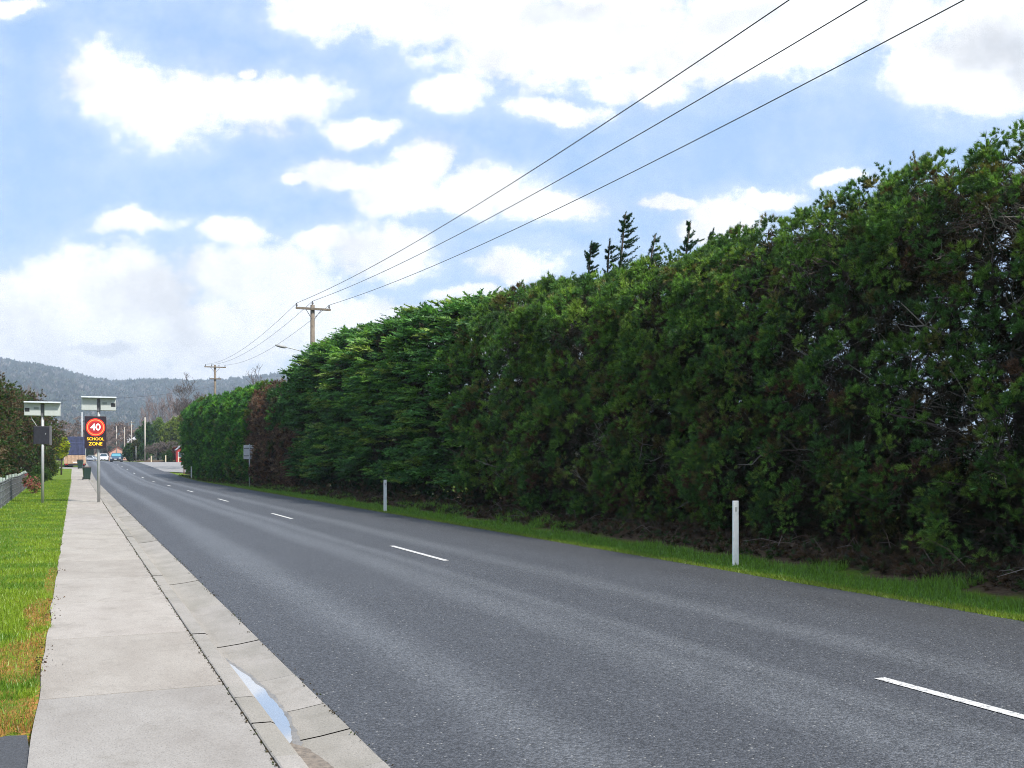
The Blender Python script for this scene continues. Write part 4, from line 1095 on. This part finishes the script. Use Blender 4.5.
b = MB(); b.tube([(-.2, -.02, 2.79), (-.26, -.04, 2.9), (-.33, -.06, 3.0)], .014, 5); b.tube([(-.33, -.06, 3.0), (-.37, -.05, 3.13)], .014, 5); b.build('cable', GALV, sb)
b = MB(); b.disc((.1, -.068, 2.5), .02, 'y', 8, .012); b.build('lock', GALV, sb)
v = 62; u = at(249, v)
rs = empty('road_sign', (u, v, Gz(u, v)), label='grey back of a rectangular road sign on the verge before the brown conifer', cat='sign')
b = MB(); b.tube([(.03, 0, -.3), (.03, 0, 2.65)], .035, 12); b.build('post', GALV, rs, smooth=True)
b = MB(); b.box(-.32, .32, .04, .046, 1.72, 2.58); b.build('plate', simple('sign_back_alu', (.62, .63, .64), .5), rs, bevel=.002)
for z_ in (1.9, 2.35):
    b = MB(); b.box(-.3, .3, .022, .038, z_, z_ + .04); b.build('stiffener', STEEL, rs)
v = 103; u = at(184, v); rp = empty('marker_post', (u, v, Z(v)), label='thin reddish brown post on the corner of the side road', cat='post')
b = MB(); b.tube([(0, 0, -.2), (0, 0, 1.75)], .055, 8); b.build('post', simple('brown_post', (.16, .07, .05), .8), rp)
b = MB(); b.box(-.09, .09, -.07, -.06, 1.5, 1.72); b.build('plate', simple('brown_plate', (.2, .08, .06), .6), rp)
for (x, v, yt, lab) in [(151.3, 164, 456, 'short pale post right of the pale utility pole'), (165.7, 163, 455.5, 'short pale post left of the red stall'), (178.5, 161, 457, 'short pale post in front of the red stall')]:
    u = at(x, v); H = hgt(x, v, yt) - Z(v); r_ = empty('bollard', (u, v, Z(v)), label=lab, cat='post', group='short pale posts at the junction')
    b = MB(); b.box(-.08, .08, -.05, .05, -.1, H); b.build('post', simple('cream_post', (.6, .52, .36), .7), r_, bevel=.01)
    b = MB(); b.box(-.09, .09, -.06, .06, H, H + .03); b.build('cap', WHITE, r_)

# ------------------------------------------------------------------ left fence
fr = empty('wire_fence', (-2.05, 24, .1), label='low grey wire fence with timber posts along the left grass verge', cat='fence')
FP = [(24 + 2.3 * k, -2.05 - .011 * 2.3 * k) for k in range(17)]
fm = simple('grey_fence_timber', (.34, .40, .36), .9, var=.3)
for i, (v, u) in enumerate(FP):
    b = MB(); h_ = .95 + random.uniform(-.05, .05); b.tube([(u + 2.05, v - 24, -.2), (u + 2.05 + random.uniform(-.02, .02), v - 24, h_)], .05, 8); b.build('post', fm, fr)
b = MB()
for (z) in (.18, .38, .58, .78, .86):
    b.tube([(u + 2.05 + .05, v - 24, z + .02 * math.sin(i)) for i, (v, u) in enumerate(FP)], .012 if z < .8 else .02, 5)
b.build('wire', STEEL, fr)
b = MB(); k = 0
for (v0, u0), (v1, u1) in zip(FP[:-1], FP[1:]):
    for j in range(9):
        s = (j + .5) / 9; b.tube([(u0 + (u1 - u0) * s + 2.1, v0 + (v1 - v0) * s - 24, .05), (u0 + (u1 - u0) * s + 2.1, v0 + (v1 - v0) * s - 24, .84)], .006, 3, cap=False)
b.build('mesh_infill', STEEL, fr)

# ------------------------------------------------------------------ wheelie bins
def bin_(x, v, lab, sc=1.0, rz=0, u=None):
    u = at(x, v) if u is None else u; zb = Z(v) + .1
    r_ = empty('wheelie_bin', (u, v, zb), rz, label=lab, cat='bin', group='wheelie bins on the footpath'); r_.scale = (sc,) * 3
    G = simple('dark_green_plastic', (.012, .035, .028), .45)
    b = MB(); q = [(-.23, -.25, .06), (.23, -.25, .06), (.23, .27, .06), (-.23, .27, .06)]
    b.v += [(-.22, -.24, .06), (.22, -.24, .06), (.22, .2, .06), (-.22, .2, .06), (-.29, -.33, .95), (.29, -.33, .95), (.29, .33, .95), (-.29, .33, .95)]
    b.f += [(0, 3, 2, 1), (4, 5, 6, 7), (0, 1, 5, 4), (1, 2, 6, 5), (2, 3, 7, 6), (3, 0, 4, 7)]; b.c += [(1, 1, 1)] * 8
    b.build('body', G, r_, bevel=.03)
    b = MB(); b.box(-.31, .31, -.37, .35, .955, 1.03, .04, .05); b.build('lid', simple('lid_plastic', (.03, .02, .02), .4), r_, bevel=.015)
    for s in (-1, 1):
        b = MB(); b.disc((s * .25, .27, .1), .1, 'x', 16, .06); b.build('wheel', BLACK, r_, smooth=False)
    b = MB(); b.tube([(-.24, .38, .93), (.24, .38, .93)], .02, 8); b.build('handle', BLACK, r_)
bin_(86.8, 84, 'dark green wheelie bin nearest to the camera on the footpath', 1.0, R(6))
bin_(80.3, 117.5, 'smaller looking wheelie bin standing before the truck', 1.0, R(-8))

# ------------------------------------------------------------------ truck
tv, tu = 128, at(75.0, 128)
tr = empty('parked_truck', (tu, tv, Z(tv)), label='blue covered truck with a pale timber tray seen from behind at the path end', cat='truck')
BLUE = simple('blue_canvas', (.032, .040, .092), .75, var=.6, vscale=2.2, bump=.5); TAN = simple('tan_tray', (.42, .28, .18), .7, var=.3, vscale=5)
b = MB(); b.box(-1.13, 1.13, .0, 4.6, 1.45, 3.62, .03, .02); b.build('canvas_cover', BLUE, tr, bevel=.05)
b = MB()
for k in range(5): b.tube([(-.9 + k * .45, -.012, 1.5), (-.9 + k * .45, -.02, 3.55)], .012, 4)
b.box(-1.1, 1.1, -.02, -.004, 2.85, 2.9); b.build('cover_straps', simple('strap_blue', (.10, .12, .24), .6), tr)
for s in (-1, 1):
    b = MB(); b.tube([(s * 1.15, -.03, .9), (s * 1.15, -.03, 3.66)], .03, 6); b.build('corner_post', PALEBOX, tr)
b = MB(); b.box(-1.2, 1.2, -.05, 5.0, .42, 1.42); b.build('tray', TAN, tr, bevel=.02)
b = MB()
for s in (-.8, -.4, 0, .4, .8): b.box(s - .03, s + .03, -.075, -.052, .44, 1.41)
b.build('tray_ribs', simple('tray_rib', (.3, .2, .13), .7), tr)
b = MB(); b.box(-1.19, 1.19, -.02, 6.4, .2, .415); b.build('chassis', BLACK, tr)
b = MB(); b.box(-1.1, 1.1, 5.1, 6.8, .6, 2.5, .1, .15); b.build('cab', simple('cab_white', (.6, .6, .6), .4), tr, bevel=.06)
for s in (-1, 1):
    for y in (.9, 5.7):
        w_ = MB(); w_.disc((s * .92, y, .42), .42, 'x', 22, .3); wo_ = w_.build('wheel', BLACK, tr)
        c = MB(); c.disc((s * 1.075, y, .42), .2, 'x', 16, .02); c.build('rim', GALV, wo_)
    c = MB(); c.box(*(sorted((s * .75, s * 1.05))), -.09, -.052, .30, .38); c.build('tail_light', simple('tail_red', (.4, .01, .01), .3), tr)
c = MB(); c.box(-.25, .25, -.09, -.078, .55, .65); c.build('number_plate', WHITE, tr)

# ------------------------------------------------------------------ cars
GLASS = simple('dark_car_glass', (.03, .05, .06), .06, spec=.9)
GLASS_T = simple('sky_painted_glass', (.10, .30, .36), .08, spec=1.0)  # reflected sky is put into the teal glass colour
def car(name, u, v, rz, paint, lab, cat, suv=False, glass=None):
    r_ = empty(name, (u, v, Z(v)), rz, label=lab, cat=cat)          # front towards -Y
    Hh = 1.75 if suv else 1.46; W = .92 if suv else .88; belt = 1.05 if suv else .88
    b = MB()
    prof_ = [(-2.2, .30), (-2.24, .55), (-2.1, .74), (-1.15, belt - .02), (1.55, belt), (2.15, belt - .03), (2.22, .6), (2.15, .32)]
    for s, inset in ((-1, 0), (1, 0)): pass
    secs = [(-W, .10), (-W * .96, 0), (W * .96, 0), (W, .10)]
    n = len(prof_)
    for k, (x, ins) in enumerate(secs):
        for (y, z) in prof_: b.v.append((x, y * (1 - ins * .25), z + (-ins * .3 if z > .6 else ins * .2))); b.c.append((1, 1, 1))
    for k in range(3):
        for i in range(n):
            j = (i + 1) % n; b.f.append((k*n + i, (k+1)*n + i, (k+1)*n + j, k*n + j))
    b.f.append(tuple(range(n))); b.f.append(tuple(3*n + i for i in reversed(range(n))))
    b.build('body', paint, r_, bevel=.05, smooth=False)
    # roof and pillars: cabin
    yb0, yb1, yt0, yt1 = (-1.05, 2.0, -.35, 1.75) if suv else (-1.1, 1.75, -.25, 1.05)
    wt = W * .80
    b = MB(); b.v += [(-W*.95, yb0, belt-.02), (W*.95, yb0, belt-.02), (W*.95, yb1, belt-.02), (-W*.95, yb1, belt-.02), (-wt, yt0, Hh-.05), (wt, yt0, Hh-.05), (wt, yt1, Hh-.05), (-wt, yt1, Hh-.05)]; b.c += [(1,1,1)]*8
    b.f += [(0,3,2,1),(4,5,6,7),(0,1,5,4),(1,2,6,5),(2,3,7,6),(3,0,4,7)]
    b.build('cabin', paint, r_, bevel=.04)
    b = MB(); b.box(-wt, wt, yt0 - .04, yt1 + .04, Hh - .055, Hh, .06, .06); b.build('roof', paint, r_, bevel=.02)
    def pane(idx, nm, shrink=.86, off=.012):
        P_ = [Vector(x) for x in idx]; c0 = sum(P_, Vector()) / 4; nn = (P_[1]-P_[0]).cross(P_[3]-P_[0]).normalized()
        m = MB(); m.quad(*[c0 + (p - c0) * shrink + nn * off for p in P_]); m.build(nm, glass or GLASS, r_)
    a = [(-W*.95, yb0, belt), (W*.95, yb0, belt), (W*.95, yb1, belt), (-W*.95, yb1, belt), (-wt, yt0, Hh-.05), (wt, yt0, Hh-.05), (wt, yt1, Hh-.05), (-wt, yt1, Hh-.05)]
    pane((a[0], a[1], a[5], a[4]), 'windscreen'); pane((a[2], a[3], a[7], a[6]), 'rear_window'); pane((a[1], a[2], a[6], a[5]), 'side_window'); pane((a[3], a[0], a[4], a[7]), 'side_window')
    for s in (-1, 1):
        for y in (-1.4, 1.35):
            m = MB(); m.disc((s * (W - .1), y, .32), .32, 'x', 20, .22); wh = m.build('wheel', BLACK, r_)
            m = MB(); m.disc((s * (W + .012), y, .32), .2, 'x', 14, .012); m.build('rim', GALV, wh)
        m = MB(); m.box(*(sorted((s * .5, s * .82))), -2.27, -2.2, .56, .70, .01, 0); m.build('headlight', simple('lamp_lens', (.75, .75, .72), .15), r_, bevel=.01)
        m = MB(); m.box(*(sorted((s * (W + .01), s * (W + .2)))), -.85, -.75, belt, belt + .13); m.build('mirror', paint, r_, bevel=.02)
        m = MB(); m.box(*(sorted((s * .55, s * .83))), 2.2, 2.26, .6, .74); m.build('tail_light', simple('car_tail_red', (.35, .01, .01), .3), r_)
    m = MB(); m.box(-.45, .45, -2.275, -2.23, .36, .54); m.build('grille', BLACK, r_)
    m = MB(); m.box(-.19, .19, -2.29, -2.277, .40, .5); m.build('number_plate', WHITE, r_)
    m = MB(); m.box(-W * .93, W * .93, -2.2, 2.16, .17, .31); m.build('underbody', BLACK, r_)
    return r_
car('parked_car', at(116.5, 178), 178, R(-6), simple('dark_blue_paint', (.045, .075, .13), .25, var=.05), 'small blue car coming towards the camera at the end of the road', 'car', glass=GLASS_T)
car('parked_car', at(103.8, 250), 250, R(-4), simple('white_paint', (.75, .76, .77), .3, var=.03), 'white car with dark grille right of the sign pole', 'car', suv=True)
car('parked_car', at(92.5, 310), 310, R(55), simple('silver_paint', (.6, .63, .66), .3, var=.03), 'pale silver car turning left of the sign pole', 'car')

# ------------------------------------------------------------------ small distant buildings
def house(name, x, v, wpx, ytop, wall, roof, lab, cat='house', depth=6, windows=2, gable=.35):
    u = at(x, v); s = v / 1071; W = wpx * s; H = hgt(x, v, ytop) - Z(v); eav = H * (1 - gable)
    r_ = empty(name, (u, v, Z(v) - .05), label=lab, cat=cat)
    b = MB(); b.box(-W/2, W/2, 0, depth, -.3, eav)
    b.v += [(-W/2, 0, eav), (W/2, 0, eav), (0, 0, H), (-W/2, depth, eav), (W/2, depth, eav), (0, depth, H)]; k = len(b.v) - 6; b.c += [(1,1,1)]*6
    b.f += [(k, k+1, k+2), (k+3, k+5, k+4)]; b.build('wall', wall, r_)
    b = MB(); o_ = .12 * W / 2
    for sgn in (-1, 1):
        b.v += [(0, -.3, H + .02), (0, depth + .3, H + .02), (sgn * (W/2 + o_), depth + .3, eav - .1), (sgn * (W/2 + o_), -.3, eav - .1), (0, -.3, H + .14), (0, depth + .3, H + .14), (sgn * (W/2 + o_), depth + .3, eav + .02), (sgn * (W/2 + o_), -.3, eav + .02)]
        k = len(b.v) - 8; b.c += [(1,1,1)]*8; b.f += [(k, k+1, k+2, k+3), (k+4, k+7, k+6, k+5), (k, k+3, k+7, k+4), (k+3, k+2, k+6, k+7), (k+1, k+5, k+6, k+2), (k, k+4, k+5, k+1)]
    b.build('roof', roof, r_)
    for i in range(windows):
        cx = -W/2 + W * (i + .5) / windows; ww = W / windows * .28; z0_, z1_ = eav * .42, eav * .8
        b = MB(); b.box(cx - ww - .06, cx + ww + .06, -.05, -.003, z0_ - .06, z1_ + .06); f = b.build('window', WHITE, r_)
        b = MB(); b.box(cx - ww, cx + ww, -.062, -.052, z0_, z1_); b.build('pane', GLASS, f)
    return r_
REDW = simple('red_board', (.36, .03, .03), .7, var=.2); CREAM = simple('cream_wall', (.6, .52, .42), .8); SALM = simple('salmon_wall', (.55, .30, .23), .8)
TIN = simple('grey_iron_roof', (.35, .36, .38), .5); REDR = simple('red_iron_roof', (.35, .10, .08), .6)
house('roadside_stall', 181, 166, 9, 446, REDW, TIN, 'small red stall with a white framed window beyond the side road', 'stall', 1.8, 1, .22)
house('cottage', 118, 343, 16, 447, SALM, REDR, 'low salmon coloured house behind the blue car', 'house', 7, 2, .4)
house('cottage', 128, 520, 16, 428, simple('pale_wall', (.75, .75, .78), .8), simple('pale_roof', (.6, .62, .66), .6), 'pale distant house behind the far poles', 'house', 9, 3, .35)
house('cottage', 98, 420, 9, 452, CREAM, REDR, 'small cream house seen left of the white car', 'house', 7, 2, .4)

# ------------------------------------------------------------------ haze
hm, ht = material('haze_air')
pv = ht.n('ShaderNodeVolumePrincipled'); pv.inputs['Color'].default_value = (.72, .85, 1.0, 1); pv.inputs['Density'].default_value = .00030; pv.inputs['Anisotropy'].default_value = .1
oo = ht.n('ShaderNodeOutputMaterial'); ht.set(oo.inputs['Volume'], pv.outputs[0])
b = MB(); b.box(-4050, 4050, -1900, 4050, -1.3, 305); tag(b.build('haze', hm), 'pale blue air between the road and the hills', 'haze', kind='stuff')
